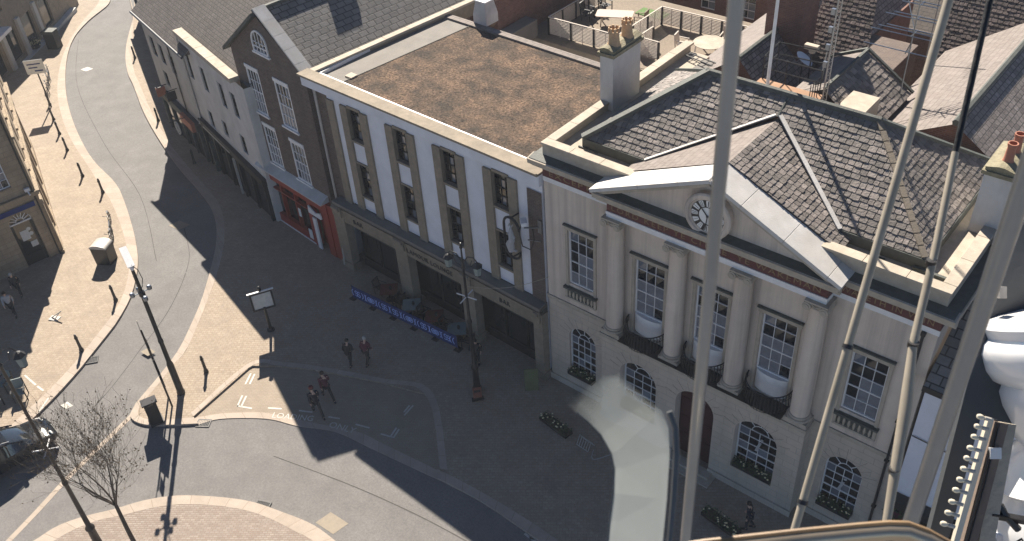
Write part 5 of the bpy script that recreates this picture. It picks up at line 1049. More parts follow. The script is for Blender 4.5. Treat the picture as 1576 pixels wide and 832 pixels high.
# lamp posts
def lamp(label,x,y,rz,H,dz=0,zb=6.3):
    t=thing('street_lamp',label,'street lamp',(x,y,dz),rz,'ornate double lantern street lamps'); b=MB(); b.lathe([(.24,0),(.24,.3),(.18,.4),(.16,1.6),(.2,1.65),(.2,1.75),(.11,1.9),(.09,4.6),(.12,4.65),(.12,4.8),(.075,4.9),(.06,H-1.2),(.09,H-1.15),(.05,H-1.0),(.04,H-.1),(.08,H),(.02,H+.25)],(0,0,0),14); b.build('post',['black'],t,smooth=True)
    b=MB(); 
    for s in(-1,1): b.tube([(0,0,H-.9),(s*.3,0,H-.45),(s*.62,0,H-.4),(s*.78,0,H-.6)],.03,6); b.tube([(s*.1,0,H-1.1),(s*.4,0,H-.95),(s*.5,0,H-.6)],.02,5)
    b.build('arms',['black'],t)
    for s in(-1,1):
        q=MB(); q.lathe([(.03,-.62),(.15,-.6),(.2,-.1),(.26,-.08),(.12,.08),(.03,.12)],(s*.78,0,H-.75),6); L=q.build('lantern',['iron'],t); q=MB(); q.lathe([(.16,-.55),(.205,-.13)],(s*.78,0,H-.75),6); q.build('lantern_glass',['tgrey'],L)
    b=MB()
    for a_ in(0,PI/2): b.tube([(-.55*math.cos(a_),-.55*math.sin(a_),zb),(.55*math.cos(a_),.55*math.sin(a_),zb)],.03,6)
    b.build('cross_bar',['white'],t)
    return t
lamp('ornate street lamp with two lanterns in front of the white bar building',-10.97,-3.06,R(10),9.2); lamp('ornate street lamp beside the dark car and the bare tree',-17.95,-20.3,R(50),12.6,0,6.8)
# street sign at the left
t=thing('street_sign','blue and white rectangular sign on a thin post near the far left kerb','street sign',(-62.77,1.61,gz(-62.8)),R(50)); b=MB(); b.tube([(0,0,0),(0,0,4.2)],.06,8); b.build('post',['iron'],t); b=MB(); b.box(-.75,.75,-.09,-.05,3.1,4.3); p=b.build('sign_panel',['signwhite'],t); b=MB(); b.box(-.55,.5,-.10,-.091,3.9,4.0); b.box(-.5,.2,-.10,-.091,3.6,3.7); b.box(-.1,.55,-.10,-.091,3.3,3.42); b.build('printed_symbols',['blue'],p)
# far bin and crates
t=thing('dark_kiosk_bin','dark green upright bin at the far left kerb','bin',(-75.13,8.7,gz(-75.1)),R(30)); b=MB(); b.box(-.55,.55,-.45,.45,0,1.7); b.build('body',['iron'],t,bevel=.03); b=MB(); b.box(-.6,.6,-.5,-.46,1.5,1.8); b.box(-.6,.6,-.5,.5,1.72,1.8); b.build('lid',['lead'],t)
t=thing('flower_tub','round tub of pale yellow flowers beside the dark green bin','flower tub',(-76.9,7.6,gz(-77)-.1)); b=MB(); b.lathe([(.4,0),(.55,.5),(.58,.6)],(0,0,0),14); b.build('tub',['iron'],t); f=MB(); rnd=random.Random(8)
for k in range(260):
    p=Vector((rnd.gauss(0,.3),rnd.gauss(0,.3),.75+rnd.gauss(0,.12))); r=rnd.uniform(.05,.1); u=Vector((rnd.uniform(-1,1),rnd.uniform(-1,1),rnd.uniform(-.6,.6))).normalized(); v=u.orthogonal().normalized(); f.poly([p-u*r,p+v*r,p+u*r,p-v*r],k%2)
f.build('flowers',['green','petal'],t)['kind']='stuff'
# bicycles
def bicycle(label,x,y,rz,dz):
    t=thing('bicycle',label,'bicycle',(x,y,dz),rz,'bicycles parked along the left pavement'); 
    for cx in(-.55,.55):
        w=MB(); w.tube([(cx+.34*math.cos(2*PI*k/20),0,.34+.34*math.sin(2*PI*k/20)) for k in range(21)],.028,6,caps=False)
        for k in range(10): a_=2*PI*k/10; w.tube([(cx,0,.34),(cx+.33*math.cos(a_),0,.34+.33*math.sin(a_))],.006,3)
        w.build('wheel',['rubber'],t)
    b=MB(); 
    for A,B in(((-.55,0,.34),(-.1,0,.3)),((-.55,0,.34),(-.22,0,.82)),((-.1,0,.3),(-.22,0,.86)),((-.1,0,.3),(.38,0,.78)),((-.22,0,.8),(.36,0,.84)),((.36,0,.9),(.55,0,.34))): b.tube([A,B],.022,6)
    b.build('frame',['oldgrey'],t); b=MB(); b.tube([(.3,-.28,1.02),(.38,-.12,1.0),(.36,0,.98),(.38,.12,1.0),(.3,.28,1.02)],.018,5); b.tube([(.36,0,.88),(.36,0,.98)],.02,5); b.build('handlebar',['black'],t); b=MB(); b.add([(-.38,-.08,.9),(-.1,-.03,.9),(-.1,.03,.9),(-.38,.08,.9),(-.38,-.08,.96),(-.1,-.03,.95),(-.1,.03,.95),(-.38,.08,.96)],[(0,3,2,1),(4,5,6,7),(0,1,5,4),(1,2,6,5),(2,3,7,6),(3,0,4,7)]); b.build('saddle',['black'],t); return t
def stand(label,x,y,rz):
    t=thing('cycle_stand',label,'cycle stand',(x,y,gz(x)),rz,'cycle stands'); b=MB(); b.tube([(-.4,0,0),(-.4,0,.75),(-.33,0,.85),(.33,0,.85),(.4,0,.75),(.4,0,0)],.03,8); b.build('hoop',['steel'],t)
bicycle('grey bicycle parked farther from the big black bin',-41.0,-5.75,R(-30),gz(-41)); bicycle('grey bicycle parked right beside the big black bin',-38.9,-6.85,R(-32),gz(-39))
bicycle('bicycle leaning by the street sign in the far left row',-66.0,3.1,R(-20),gz(-66)); bicycle('bicycle chained nearest the dark green bin at the far left',-69.2,4.9,R(-25),gz(-69))
bicycle('middle bicycle of the three parked at the far left kerb',-67.6,4.0,R(-22),gz(-67.6))
stand('steel hoop stand between the two bicycles near the big bin',-39.9,-6.3,R(-30)); stand('steel hoop stand among the bicycles at the far left kerb',-68.3,4.5,R(-20))
# cafe barrier, tables
t=thing('cafe_windbreak','long low blue windbreak with pale looping print in front of the bar','cafe barrier',(-21.6,-1.75,0),math.atan2(.38,7.75)); L=7.8; b=MB(); b.box(0,L,-.015,.015,.12,.95); FBR=b.build('fabric',['blue'],t)
for k in range(6):
    q=MB(); q.tube([(k*L/5,0,0),(k*L/5,0,1.02)],.025,6); q.box(k*L/5-.2,k*L/5+.2,-.2,.2,0,.03); q.build('post',['iron'],t)
b=MB(); 
def ring(b,cx,cz,r,a0=0,a1=2*PI,w=.045): 
    P=[(cx+r*math.cos(a0+(a1-a0)*i/14),cz+r*1.1*math.sin(a0+(a1-a0)*i/14)) for i in range(15)]
    for p,q in zip(P,P[1:]): b.bar((p[0],-.019,p[1]),(q[0],-.019,q[1]),w,.008,up=(0,1,0))
x=.12; pat='(SS))(OO)((SS)(SS)((OO)((SS)(OO)(SS(('; st_=L/ (len(pat)+.5)
for ch in pat:
    cz=.53
    if ch=='O': ring(b,x,cz,.15); ring(b,x,cz,.06)
    elif ch=='(': ring(b,x+.12,cz,.24,R(125),R(235))
    elif ch==')': ring(b,x-.12,cz,.24,R(-55),R(55))
    else: ring(b,x,cz+.09,.09,R(20),R(270)); ring(b,x,cz-.09,.09,R(-160),R(90))
    x+=st_
b.build('printed_loops',['paleblue'],FBR)
TG='cafe tables behind the windbreak'
for i,(x,y,c,l) in enumerate([(-19.8,-.55,'tred','red square table nearest the brick house'),(-17.8,-.75,'tgrey','grey square table between the two red tables'),(-16.1,-.7,'tred','red square table between the two grey tables'),(-14.4,-.75,'tgrey','grey square table next to the street lamp')]):
    t=thing('cafe_table',l,'table',(x,y,0),R(42),TG); b=MB(); b.box(-.5,.5,-.5,.5,.72,.76); b.build('tabletop',[c],t,bevel=.01); b=MB(); b.lathe([(.28,0),(.28,.03),(.05,.08),(.05,.7)],(0,0,0),12); b.build('pedestal',['black'],t)
    j=thing('table_caddy','small dark jar on the '+l,'jar',(x+.1,y+.05,.76),0,'jars on the cafe tables'); b=MB(); b.lathe([(.06,0),(.08,.1),(.06,.18),(.07,.2)],(0,0,0),10); b.build('jar',['iron'],j)
CN=['left','right']
for i,(x,y) in enumerate([(-19.8,-.55),(-17.8,-.75),(-16.1,-.7),(-14.4,-.75)]):
    nm=['red table nearest the brick house','grey table between the red ones','red table between the grey ones','grey table next to the lamp'][i]
    chair('dark chair on the left side of the '+nm,x-.85,y+.1,0,R(100),'charcoal',.95,'dark cafe chairs'); chair('dark chair on the right side of the '+nm,x+.82,y-.1,0,R(-80),'charcoal',.95,'dark cafe chairs')
# advertising board & sign near lamp
t=thing('menu_board','yellow green printed menu board by the corner of the bar','menu board',(-8.9,-1.2,0),R(40)); b=MB(); b.add([(-.35,-.25,0),(.35,-.25,0),(.35,0,1.25),(-.35,0,1.25),(-.35,-.21,0),(.35,-.21,0),(.35,.04,1.25),(-.35,.04,1.25)],[(0,1,2,3),(7,6,5,4),(0,4,5,1),(3,2,6,7),(0,3,7,4),(1,5,6,2)]); f_=b.build('panel',['yellow'],t); b=MB(); b.bar((-.3,.3,0),(-.3,.02,1.2),.04); b.bar((.3,.3,0),(.3,.02,1.2),.04); b.build('rear_leg',['wood'],t)
t=thing('pavement_sign','small orange and white sign at the foot of the lamp by the bar','small sign',(-10.55,-3.5,0),R(50)); b=MB(); b.box(-.22,.22,-.03,.03,.15,.85); b.build('panel',['orange'],t); b=MB(); b.box(-.16,.16,-.04,-.031,.55,.7); b.box(-.3,.3,-.12,.12,0,.08); b.box(-.03,.03,-.03,.03,.08,.15); b.build('stand',['iron'],t)
# planter of flowers in shade
for i,(x,y,l) in enumerate([(-6.3,-2.6,'low trough of white flowers standing in the shaded pavement near the town hall corner'),(2.9,-2.9,'dark flower bed in front of the town hall door right of the pale painted reflection')]):
    pl=thing('flower_planter',l,'planter',(x,y,0),R(-8)); planter(pl,0,-.25,.25,.0 if i==0 else .2,.9,40+i,'trough')
t=thing('parked_bicycle_rack','low rack with a coiled pale hose beside the flower trough','cycle rack',(-4.3,-2.7,0),R(-5)); b=MB()
for k in range(6): b.tube([(-.5+k*.14,-.25,0),(-.5+k*.14,0,.5),(-.5+k*.14,.25,0)],.015,5)
b.tube([(-.5,-.25,.02),(.2,-.25,.02)],.02,5); b.tube([(-.5,.25,.02),(.2,.25,.02)],.02,5); b.tube([(.35+.1*k,-.45*math.sin(k*.5),.05) for k in range(9)],.02,5); b.build('rack',['oldgrey'],t)
# hanging oval sign
t=thing('oval_hanging_sign','pale horned figure in a dark oval frame hanging on the bar wall','hanging sign',(-10.1,-.55,8.55),R(-8)); b=MB(); P=[(.52*math.cos(a_),.52*math.sin(a_)+(.62 if math.sin(a_)>=0 else -.62)) for a_ in [2*PI*k/28 for k in range(29)]]
b.tube([(p[0],0,p[1]) for p in P],.065,6,caps=False); FRM=b.build('frame',['iron'],t); b=MB(); b.tube([(-.05,-.03,-.75),(-.12,-.06,-.35),(.05,-.07,-.05),(.0,-.06,.35),(-.02,-.05,.6)],[.16,.2,.15,.12,.05],8); b.tube([(.22,-.03,.1),(.05,-.05,.32),(-.22,-.03,.15)],.05,6); b.tube([(-.18,-.03,.62),(-.08,-.05,.82),(.02,-.04,.62),(.14,-.03,.85)],.03,5); b.tube([(-.3,-.02,-.7),(.28,-.02,-.62)],.06,6); b.build('carved_figure',['pale_cloth'],t,smooth=True); b=MB(); b.bar((0,.5,1.15),(0,0,1.15),.06); b.bar((0,.5,-1.1),(0,0,-1.1),.06); b.build('bracket',['iron'],t)
t=thing('wall_cctv_camera','white cctv camera on a wall bracket with looping black cables beside the oval sign','cctv camera',(-8.75,-.1,9.55)); b=MB(); b.bar((-.35,-.75,.35),(-.75,-.3,.1),.22,.2); b.bar((-.2,-.85,.52),(-.85,-.2,.2),.3,.04); b.build('camera_body',['white'],t); b=MB(); b.bar((0,0,-.1),(-.5,-.55,0),.06); b.box(-.1,.1,-.06,.02,-.4,.3); b.bar((0,0,-.9),(-.45,-.4,-.75),.05); b.build('bracket',['steel'],t); b=MB(); b.tube([(-.7,-.5,.1),(-.85,-.5,-.5),(-.7,-.5,-1.15),(-.3,-.4,-1.25),(-.15,-.3,-.7),(-.2,-.3,-.1)],.03,6); b.build('cable',['black'],t)
wr=thing('overhead_cable','thin pale cable stretched between the street lamp and the town hall corner','cable',(-10.9,-3.0,6.9)); b=MB(); P0=Vector((0,0,0)); P1=Vector((2.5,2.95,-.2)); b.tube([P0.lerp(P1,k/8)-Vector((0,0,.35*math.sin(PI*k/8))) for k in range(9)],.012,4); b.build('wire',['stone'],wr)
# cafe chairs on the left
for i,(x,y,rz,l) in enumerate([(-31.3,-17.85,20,'wicker armchair nearest the left edge behind the dark car'),(-30.0,-17.7,60,'wicker armchair closest to the car bonnet'),(-30.4,-18.9,120,'wicker armchair just behind the car door mirror')]): chair(l,x,y,0,R(rz),'black',1.1,'wicker cafe armchairs','wicker_armchair',woven='tgrey')
table('small dark cafe table among the wicker armchairs',-31.4,-19.0,0,.3,'round','iron','black',w=.9,d=.9,name='cafe_table')
t=thing('small_dog_bowl_stand','small metal menu stand lying at the edge of the left shade','stand',(-34.8,-13.2,gz(-34.8)),.4); b=MB(); b.box(-.3,.3,-.2,.2,0,.05); b.bar((-.2,0,.05),(.5,.2,.5),.05); b.bar((.1,-.15,.05),(.45,.2,.5),.04); b.build('frame',['oldgrey'],t)
# ================================================================ CAR
def fixn(o):
    bm=bmesh.new(); bm.from_mesh(o.data); bmesh.ops.remove_doubles(bm,verts=bm.verts[:],dist=1e-5); bmesh.ops.recalc_face_normals(bm,faces=bm.faces[:]); bm.to_mesh(o.data); bm.free()
def car(label,x,y,rz,z):
    t=thing('parked_car',label,'car',(x,y,z),rz)
    # x forward
    S=[(-2.35,.70,.62,.86,.90,.68),(-2.28,.86,.45,.95,1.30,.66),(-2.1,.92,.34,1.0,1.58,.70),(-1.4,.95,.3,1.02,1.66,.72),(-.4,.96,.3,1.02,1.68,.73),(.35,.96,.3,1.0,1.62,.71),(.9,.95,.3,.98,1.30,.72),(1.3,.94,.32,.96,1.00,.74),(1.9,.92,.34,.88,.92,.70),(2.25,.84,.40,.78,.82,.62),(2.42,.66,.45,.66,.70,.5)]
    b=MB(); ring_=[]
    for (sx,w,zb,zbelt,zr,wr) in S: ring_.append([(sx,-w*.9,zb),(sx,-w,(zb+zbelt)*.5),(sx,-w*.96,zbelt),(sx,-wr,zr-.05),(sx,-wr*.7,zr),(sx,wr*.7,zr),(sx,wr,zr-.05),(sx,w*.96,zbelt),(sx,w,(zb+zbelt)*.5),(sx,w*.9,zb)])
    v=[p for r_ in ring_ for p in r_]; n=10; body=[];gl=[]
    for i in range(len(S)-1):
        for k in range(n):
            f=(i*n+k,i*n+(k+1)%n,(i+1)*n+(k+1)%n,(i+1)*n+k); side=k in(2,6); top=k in(3,4,5)
            if (side and 1<=i<=6) or (top and i in(5,6)) or (top and i==1): gl.append(f)
            else: body.append(f)
    body+= [tuple(range(n))[::-1],tuple(range((len(S)-1)*n,len(S)*n))]
    B=MB(); B.add(v,body); bo=B.build('body',['carpaint'],t,smooth=True); fixn(bo)
    G_=MB(); G_.add(v,gl); fixn(G_.build('windows',['carglass'],t,smooth=True))
    b=MB(); 
    for sy in(-1,1):
        b.tube([(.95,sy*.74,1.30),(.35,sy*.72,1.60),(-.4,sy*.735,1.66),(-1.4,sy*.73,1.64),(-2.1,sy*.70,1.55)],.035,6); b.tube([(-.3,sy*.97,1.0),(-.35,sy*.75,1.62)],.035,5)
        b.tube([(-1.35,sy*.97,1.0),(-1.4,sy*.74,1.62)],.035,5)
    b.build('pillars',['carpaint'],t)
    for sx in(-1.45,1.45):
        for sy in(-1,1):
            q=MB(); A3=Matrix.Rotation(PI/2,3,'X'); q.lathe([(.20,-.11),(.33,-.11),(.345,-.08),(.345,.08),(.33,.11),(.20,.11)],(sx,sy*.88,.34),22,ax=A3); w=q.build('wheel',['rubber'],t,smooth=True)
            q=MB(); q.lathe([(.06,-.115),(.21,-.10),(.21,.10),(.06,.115)],(sx,sy*.88,.34),5,ax=A3); q.build('rim',['alloy'],w)
    for sy in(-1,1):
        q=MB(); q.lathe([(.02,-.05),(.13,-.03),(.15,.02),(.1,.06)],(2.18,sy*.62,.80),12,ax=Matrix.Rotation(R(65),3,'Y')); q.build('headlight',['lens'],t,smooth=True)
        q=MB(); q.bar((.75,sy*.95,1.02),(.75,sy*1.15,1.06),.16,.14); q.build('door_mirror',['carpaint'],t)
        q=MB(); q.tube([(-2.0,sy*.62,1.66),(-1.6,sy*.62,1.74),(.1,sy*.62,1.72),(.4,sy*.62,1.62)],.022,5); q.build('roof_rail',['alloy'],t)
    q=MB(); q.box(2.38,2.44,-.35,.35,.5,.62); q.build('number_plate',['signwhite'],t); q=MB(); q.bar((1.0,-.5,1.06),(.75,.0,1.24),.03); q.bar((1.0,.1,1.06),(.75,.5,1.24),.03); q.build('wipers',['black'],t)
    return t
car('dark estate car with its bonnet toward the road and shadow beneath at the lower left',-26.55,-20.3,R(84),-.12)
# ================================================================ TREES
def tree(label,x,y,z,seed,trunk=5.0,first=2.0):
    rnd=random.Random(seed); t=thing('bare_tree',label,'tree',(x,y,z)); tr=MB(); cr=MB(); lv=MB()
    def br(p,d,L,r,dep):
        pts=[p]; q=p.copy(); dd=d.copy(); n=4 if dep<2 else 3
        for k in range(n):
            dd=(dd+Vector((rnd.gauss(0,.07),rnd.gauss(0,.07),rnd.gauss(.05,.05)))).normalized(); q=q+dd*L/n; pts.append(q.copy())
        rs=[max(.0045,r*(1-.45*k/n)) for k in range(n+1)]; (tr if dep<1 else cr).tube(pts,rs,8 if dep<2 else (5 if dep<4 else 3),caps=False)
        if dep>=4:
            for k in range(rnd.choice((0,1,1,2))):
                s=rnd.choice(pts)+Vector((rnd.gauss(0,.04),rnd.gauss(0,.04),rnd.gauss(0,.04))); a=rnd.uniform(.03,.055); u=Vector((rnd.uniform(-1,1),rnd.uniform(-1,1),rnd.uniform(-1,1))).normalized(); v=u.orthogonal().normalized(); lv.poly([s-u*a,s+v*a*.6,s+u*a,s-v*a*.6])
        if dep>=6: return
        m={0:6,1:4,2:4,3:3,4:2,5:rnd.choice((1,2))}[dep]; a0=rnd.uniform(0,6)
        for k in range(m):
            az=a0+2*PI*k/m+rnd.uniform(-.5,.5); ang=R(rnd.uniform(20,42) if dep<2 else rnd.uniform(18,45))
            o=dd.orthogonal().normalized(); o.rotate(Matrix.Rotation(az,3,dd)); nd=(dd*math.cos(ang)+o*math.sin(ang)); nd.z+=.25; nd.normalize()
            st=pts[-1] if (k==0 or dep==0) else pts[rnd.randint(1,len(pts)-1)]
            br(st,nd,(first if dep==0 else L*rnd.uniform(.62,.85)),rs[-1]*rnd.uniform(.5,.72),dep+1)
    br(Vector((0,0,0)),Vector((-.02,.01,1)).normalized(),trunk,.13,0); tr.build('trunk',['bark'],t,smooth=True); cr.build('crown',['bark'],t); lv.build('seed_leaves',['dryleaf'],t)['kind']='stuff'; return t
tree('bare young tree with thin upright branches on the brick paved island',-14.45,-19.75,0,11,4.9,1.75)
# ================================================================ PEOPLE
def skinmesh(name,V,E,Rr,m,parent,sub=2,smooth=True):
    me=bpy.data.meshes.new('tmp'); me.from_pydata([tuple(v) for v in V],E,[]); o=bpy.data.objects.new('tmp',me); COL.objects.link(o)
    s=o.modifiers.new('s','SKIN'); 
    sv=me.skin_vertices[0].data if me.skin_vertices else None
    if sv is None:
        bm=bmesh.new(); bm.from_mesh(me); bm.verts.layers.skin.verify(); bm.to_mesh(me); bm.free(); sv=me.skin_vertices[0].data
    for i,r in enumerate(Rr): sv[i].radius=(r,r) if not isinstance(r,tuple) else r
    sv[0].use_root=True; s.use_smooth_shade=True; u=o.modifiers.new('u','SUBSURF'); u.levels=sub; u.render_levels=sub
    dg=bpy.context.evaluated_depsgraph_get(); dg.update(); M_=bpy.data.meshes.new_from_object(o.evaluated_get(dg)); bpy.data.objects.remove(o)
    M_.name=name; M_.materials.clear(); M_.materials.append(X[m])
    for p in M_.polygons: p.use_smooth=True; p.material_index=0
    r_=bpy.data.objects.new(name,M_); COL.objects.link(r_); 
    if parent: r_.parent=parent
    return r_
def person(label,x,y,z,rz,h=1.8,stride=.35,top='navy',legs='charcoal',hair='hair',hat=None,arms=.3,bag=None,lean=.06,skirt=False):
    t=thing('person',label,'person',(x,y,z),rz); t.scale=(h/1.8,)*3
    # facing +x ; joints
    pel=Vector((0,0,.96)); ch=Vector((lean,0,1.32)); nk=Vector((lean*1.4,0,1.50)); hd=Vector((lean*1.7+.03,0,1.66)); tp=Vector((lean*1.7+.01,0,1.75))
    V=[pel,ch,nk,hd,tp]; E=[(0,1),(1,2),(2,3),(3,4)]; Rr=[(.13,.10),(.15,.11),.055,(.085,.10),.06]
    JA=[];LG_=[]
    for s in(-1,1):
        st=stride*s
        hip=Vector((0,s*.09,.90)); kn=Vector((st*.55+.05,s*.10,.50)); an=Vector((st*.95-(.12 if st<0 else 0),s*.10,.09 if st>=0 else .14)); toe=an+Vector((.17,0,-.05 if st>=0 else -.08)); o=len(V)
        V+=[hip,kn,an,toe]; E+=[(0,o),(o,o+1),(o+1,o+2),(o+2,o+3)]; Rr+=[.085,.055,.035,.03]; LG_.append((hip,kn,an,toe))
        sh=Vector((lean*1.1,s*.19,1.42)); el=Vector((lean-.05-st*arms*.6,s*.25,1.14)); wr=Vector((lean+.08-st*arms*1.6,s*.24,.90)); pm=wr+Vector((.02,-s*.01,-.07)); o=len(V)
        V+=[sh,el,wr,pm]; E+=[(1,o),(o,o+1),(o+1,o+2),(o+2,o+3)]; Rr+=[.06,.045,.03,.034]; JA.append((sh,el,wr))
        o2=len(V)
        for k in range(4): V+=[pm+Vector((-.03+.02*k,0,-.05)),pm+Vector((-.028+.02*k+.01,-s*.012,-.085+.006*abs(k-1.5)))]; E+=[(o+3,o2+2*k),(o2+2*k,o2+2*k+1)]; Rr+=[.009,.008]
        V+=[pm+Vector((.045,-s*.005,-.01)),pm+Vector((.055,-s*.015,-.045))]; E+=[(o+3,len(V)-2),(len(V)-2,len(V)-1)]; Rr+=[.011,.009]
    bd=skinmesh('body',V,E,Rr,'skin',t,1)
    # face: nose and ears
    f=MB(); f.add([hd+Vector((.085,-.015,.03)),hd+Vector((.085,.015,.03)),hd+Vector((.09,.02,-.02)),hd+Vector((.09,-.02,-.02)),hd+Vector((.125,0,-.015))],[(0,1,4),(1,2,4),(2,3,4),(3,0,4)])
    for s in(-1,1): f.lathe([(.01,-.03),(.02,0),(.01,.03)],hd+Vector((0,s*.085,0)),6)
    f.build('face',['skin'],bd)
    ey=MB()
    for s in(-1,1): ey.lathe([(.003,-.01),(.012,0),(.003,.01)],hd+Vector((.088,s*.032,.02)),6)
    ey.lathe([(.002,-.022),(.006,0),(.002,.022)],hd+Vector((.09,0,-.05)),6,ax=Matrix.Rotation(PI/2,3,'X')); ey.build('eyes_and_mouth',['black'],bd)
    # jacket
    V=[Vector((0,0,.86)),Vector((0,0,1.02)),ch,Vector((lean*1.3,0,1.47))]; E=[(0,1),(1,2),(2,3)]; Rr=[(.185,.145),(.17,.135),(.185,.145),(.09,.09)]
    for (sh,el,wr) in JA: o=len(V); V+=[sh,el,wr+(el-wr)*.08]; E+=[(2,o),(o,o+1),(o+1,o+2)]; Rr+=[.085,.065,.05]
    skinmesh('jacket',V,E,Rr,top,bd,1)
    V=[Vector((0,0,.94))]; E=[];Rr=[(.16,.125)]
    for hip,kn,an,toe in LG_: o=len(V); V+=[hip,kn,an+Vector((0,0,.03))]; E+=[(0,o),(o,o+1),(o+1,o+2)]; Rr+=[.10,.075,.06]
    skinmesh('trousers',V,E,Rr,legs,bd,1)
    for hip,kn,an,toe in LG_:
        q=MB(); d=(toe-an); q.tube([an-Vector((.07,0,.035)),an+Vector((0,0,-.02)),toe+Vector((.03,0,-.01))],[.045,.055,.04],8); q.build('shoe',['black'],bd,smooth=True)
    q=MB(); q.lathe([(.098,-.02),(.11,.03),(.10,.08),(.06,.12),(.0,.135)],hd+Vector((-.018,0,.01)),14); q.build('hair',[hair],bd,smooth=True)
    if hat: q=MB(); q.lathe([(.118,.05),(.12,.08),(.09,.14),(.0,.165)],hd+Vector((-.01,0,.01)),14); q.prism([(.05,-.08),(.2,-.06),(.2,.06),(.05,.08)],'z',hd.z+.06,hd.z+.075); q.build('cap',[hat],bd,smooth=True)
    if bag:
        q=MB(); q.box(-.08,.2,.24,.34,.55,.9); q.tube([(.0,.29,.9),(.06,.27,1.0),(.12,.29,.9)],.012,5)
        bg=thing('shoulder_bag','small bag carried by the '+label.split(' with ')[0],'bag',(x,y,z),rz); bg.scale=t.scale; q.build('bag_body',[bag],bg)
    return t
person('man in dark jacket and reddish cap striding left, nearest the loading marks',-16.45,-9.0,-.1,R(160),1.9,.42,'navy','charcoal','hair','redcap')
person('person in maroon top walking left just behind the man in the reddish cap',-16.85,-7.95,-.1,R(165),1.88,.42,'maroon','charcoal','hair')
person('person in a dark coat walking away, left of the maroon coated walker',-17.7,-5.6,0,R(120),1.75,.2,'charcoal','charcoal','hair')
person('person with grey hair in a maroon coat beside the dark coated walker',-17.0,-5.0,0,R(110),1.85,.22,'maroon','charcoal','greyhair')
person('person in pale grey top with folded arms in the left shade',-37.3,-14.4,gz(-37),R(-30),1.85,.25,'pale_cloth','charcoal','hair')
person('person in dark clothes with pale hair behind the pale grey top walker',-38.9,-13.2,gz(-38.9),R(-40),1.8,.2,'charcoal','charcoal','greyhair')
person('person in black walking near the left edge below the pale grey top walker',-35.6,-17.2,gz(-35.6),R(200),1.8,.3,'charcoal','charcoal','hair')
person('person in blue standing by the flower planter under the town hall window',3.9,-2.3,0,R(200),1.8,.1,'navy','navy','hair')
person('waiter in black standing behind the end of the windbreak by the lamp',-12.3,-1.5,0,R(-60),1.8,.1,'charcoal','charcoal','hair')
# ================================================================ WHEEL AND GONDOLA
cam_c,cr_,cu_,cf_=[Vector(v) for v in WS['cam']]
GD=thing('wheel_cabin','big wheel cabin with steel uprights, cream tubes and a curved rim in the foreground','wheel cabin',(13.1,-26.0,33.0))
def gp(mb,nm,m,smooth=True,par=GD,bev=0):
    o=par.location; mb.v=[(x-o.x,y-o.y,z-o.z) for x,y,z in mb.v]
    if nm=='cable_tie': return mb.parts(nm,m,par,gap=.002,smooth=smooth)
    return mb.build(nm,m,par,smooth=smooth,bevel=bev)
b=MB(); b.tube([(13.022,-25.954,32.6),(13.022,-25.954,36)],.0066,20); gp(b,'corner_upright',['steel'])
b=MB(); A=Vector((12.886,-24.862,33.866));B=Vector((13.017,-25.522,33.142)); d=B-A; b.tube([A-d*.5,A,B,B+d*.2],[.0095,.0085,.0072,.007],12); gp(b,'guy_tube',['aged'])
b=MB()
for tt in(.66,.955): p=A.lerp(B,tt); b.tube([p-d*.004,p+d*.004],.0098,10)
p=A.lerp(B,.66); gp(b,'cable_tie',['black'])
P=[Vector(v) for v in((12.918,-24.705,33.823),(12.974,-24.901,33.595),(13.053,-25.18,33.35),(13.085,-25.27,33.27),(13.14,-25.412,33.141))]; d=P[0]-P[1]
b=MB(); b.tube([P[0]+d*2,P[0],P[1]],.0062,10); gp(b,'upper_tube',['iron'])
P2=[P[1],P[1].lerp(P[2],.5)+Vector((.003,0,-.004)),P[2],P[2].lerp(P[3],.9)+Vector((.004,.003,0)),P[4],P[4]+(P[4]-P[3])*.6]
b=MB(); b.tube(P2,[.0068,.0075,.0078,.0115,.0078,.0078],12); gp(b,'lower_tube',['aged'])
b=MB()
for p,e in((P[2].lerp(P[1],.42),.006),(P[2],.006),(P[3].lerp(P[4],.55),.005)): b.tube([p+Vector((0,0,e)),p-Vector((0,0,e))],.0100,10)
gp(b,'cable_tie',['black'])
A=Vector((13.2106,-25.6385,33.6726))+Vector((0,0,.4));B=Vector((13.2106,-25.6385,33.6726))-Vector((0,0,.3)); d=B-A
b=MB(); b.tube([A-d*2,A,B,B+d],.0110,20); gp(b,'door_upright',['steel'])
b=MB(); b.tube([Vector(v) for v in WS['rim']],.0105,14); gp(b,'rim_rail',['warmsteel'])
b=MB(); b.tube([Vector(v)+cu_*.009-cf_*.004 for v in WS['rim']],.0035,8); gp(b,'rim_highlight',['gold'])  # gilt tube painting the golden highlight along the rim
pts=[Vector(v) for v in WS['reflection_patch']]; n_=len(pts); cen=Vector((0,0,0))
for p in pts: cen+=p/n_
# pale sheet painting a glass reflection; two rings thin it toward the upper edge
reflection_mix=[.0,.0,.0,.0,.0,.1,.3,.5,.6,.65,.65,.65,.65,.6,.5,.4,.2,.08]
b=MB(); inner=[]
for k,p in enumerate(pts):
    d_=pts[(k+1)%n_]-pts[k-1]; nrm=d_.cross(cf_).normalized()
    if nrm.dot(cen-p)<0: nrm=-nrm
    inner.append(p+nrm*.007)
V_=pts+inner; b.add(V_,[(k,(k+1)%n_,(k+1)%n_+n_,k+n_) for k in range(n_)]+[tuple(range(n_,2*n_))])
o_=gp(b,'painted_reflection_sheet',['reflection_patch'],smooth=False); bm=bmesh.new(); bm.from_mesh(o_.data); bmesh.ops.triangulate(bm,faces=bm.faces[:]); bm.to_mesh(o_.data); bm.free()
inn=[.06,.12,.2,.28,.34,.40,.47,.52,.56,.58,.58,.58,.58,.56,.52,.44,.32,.2]
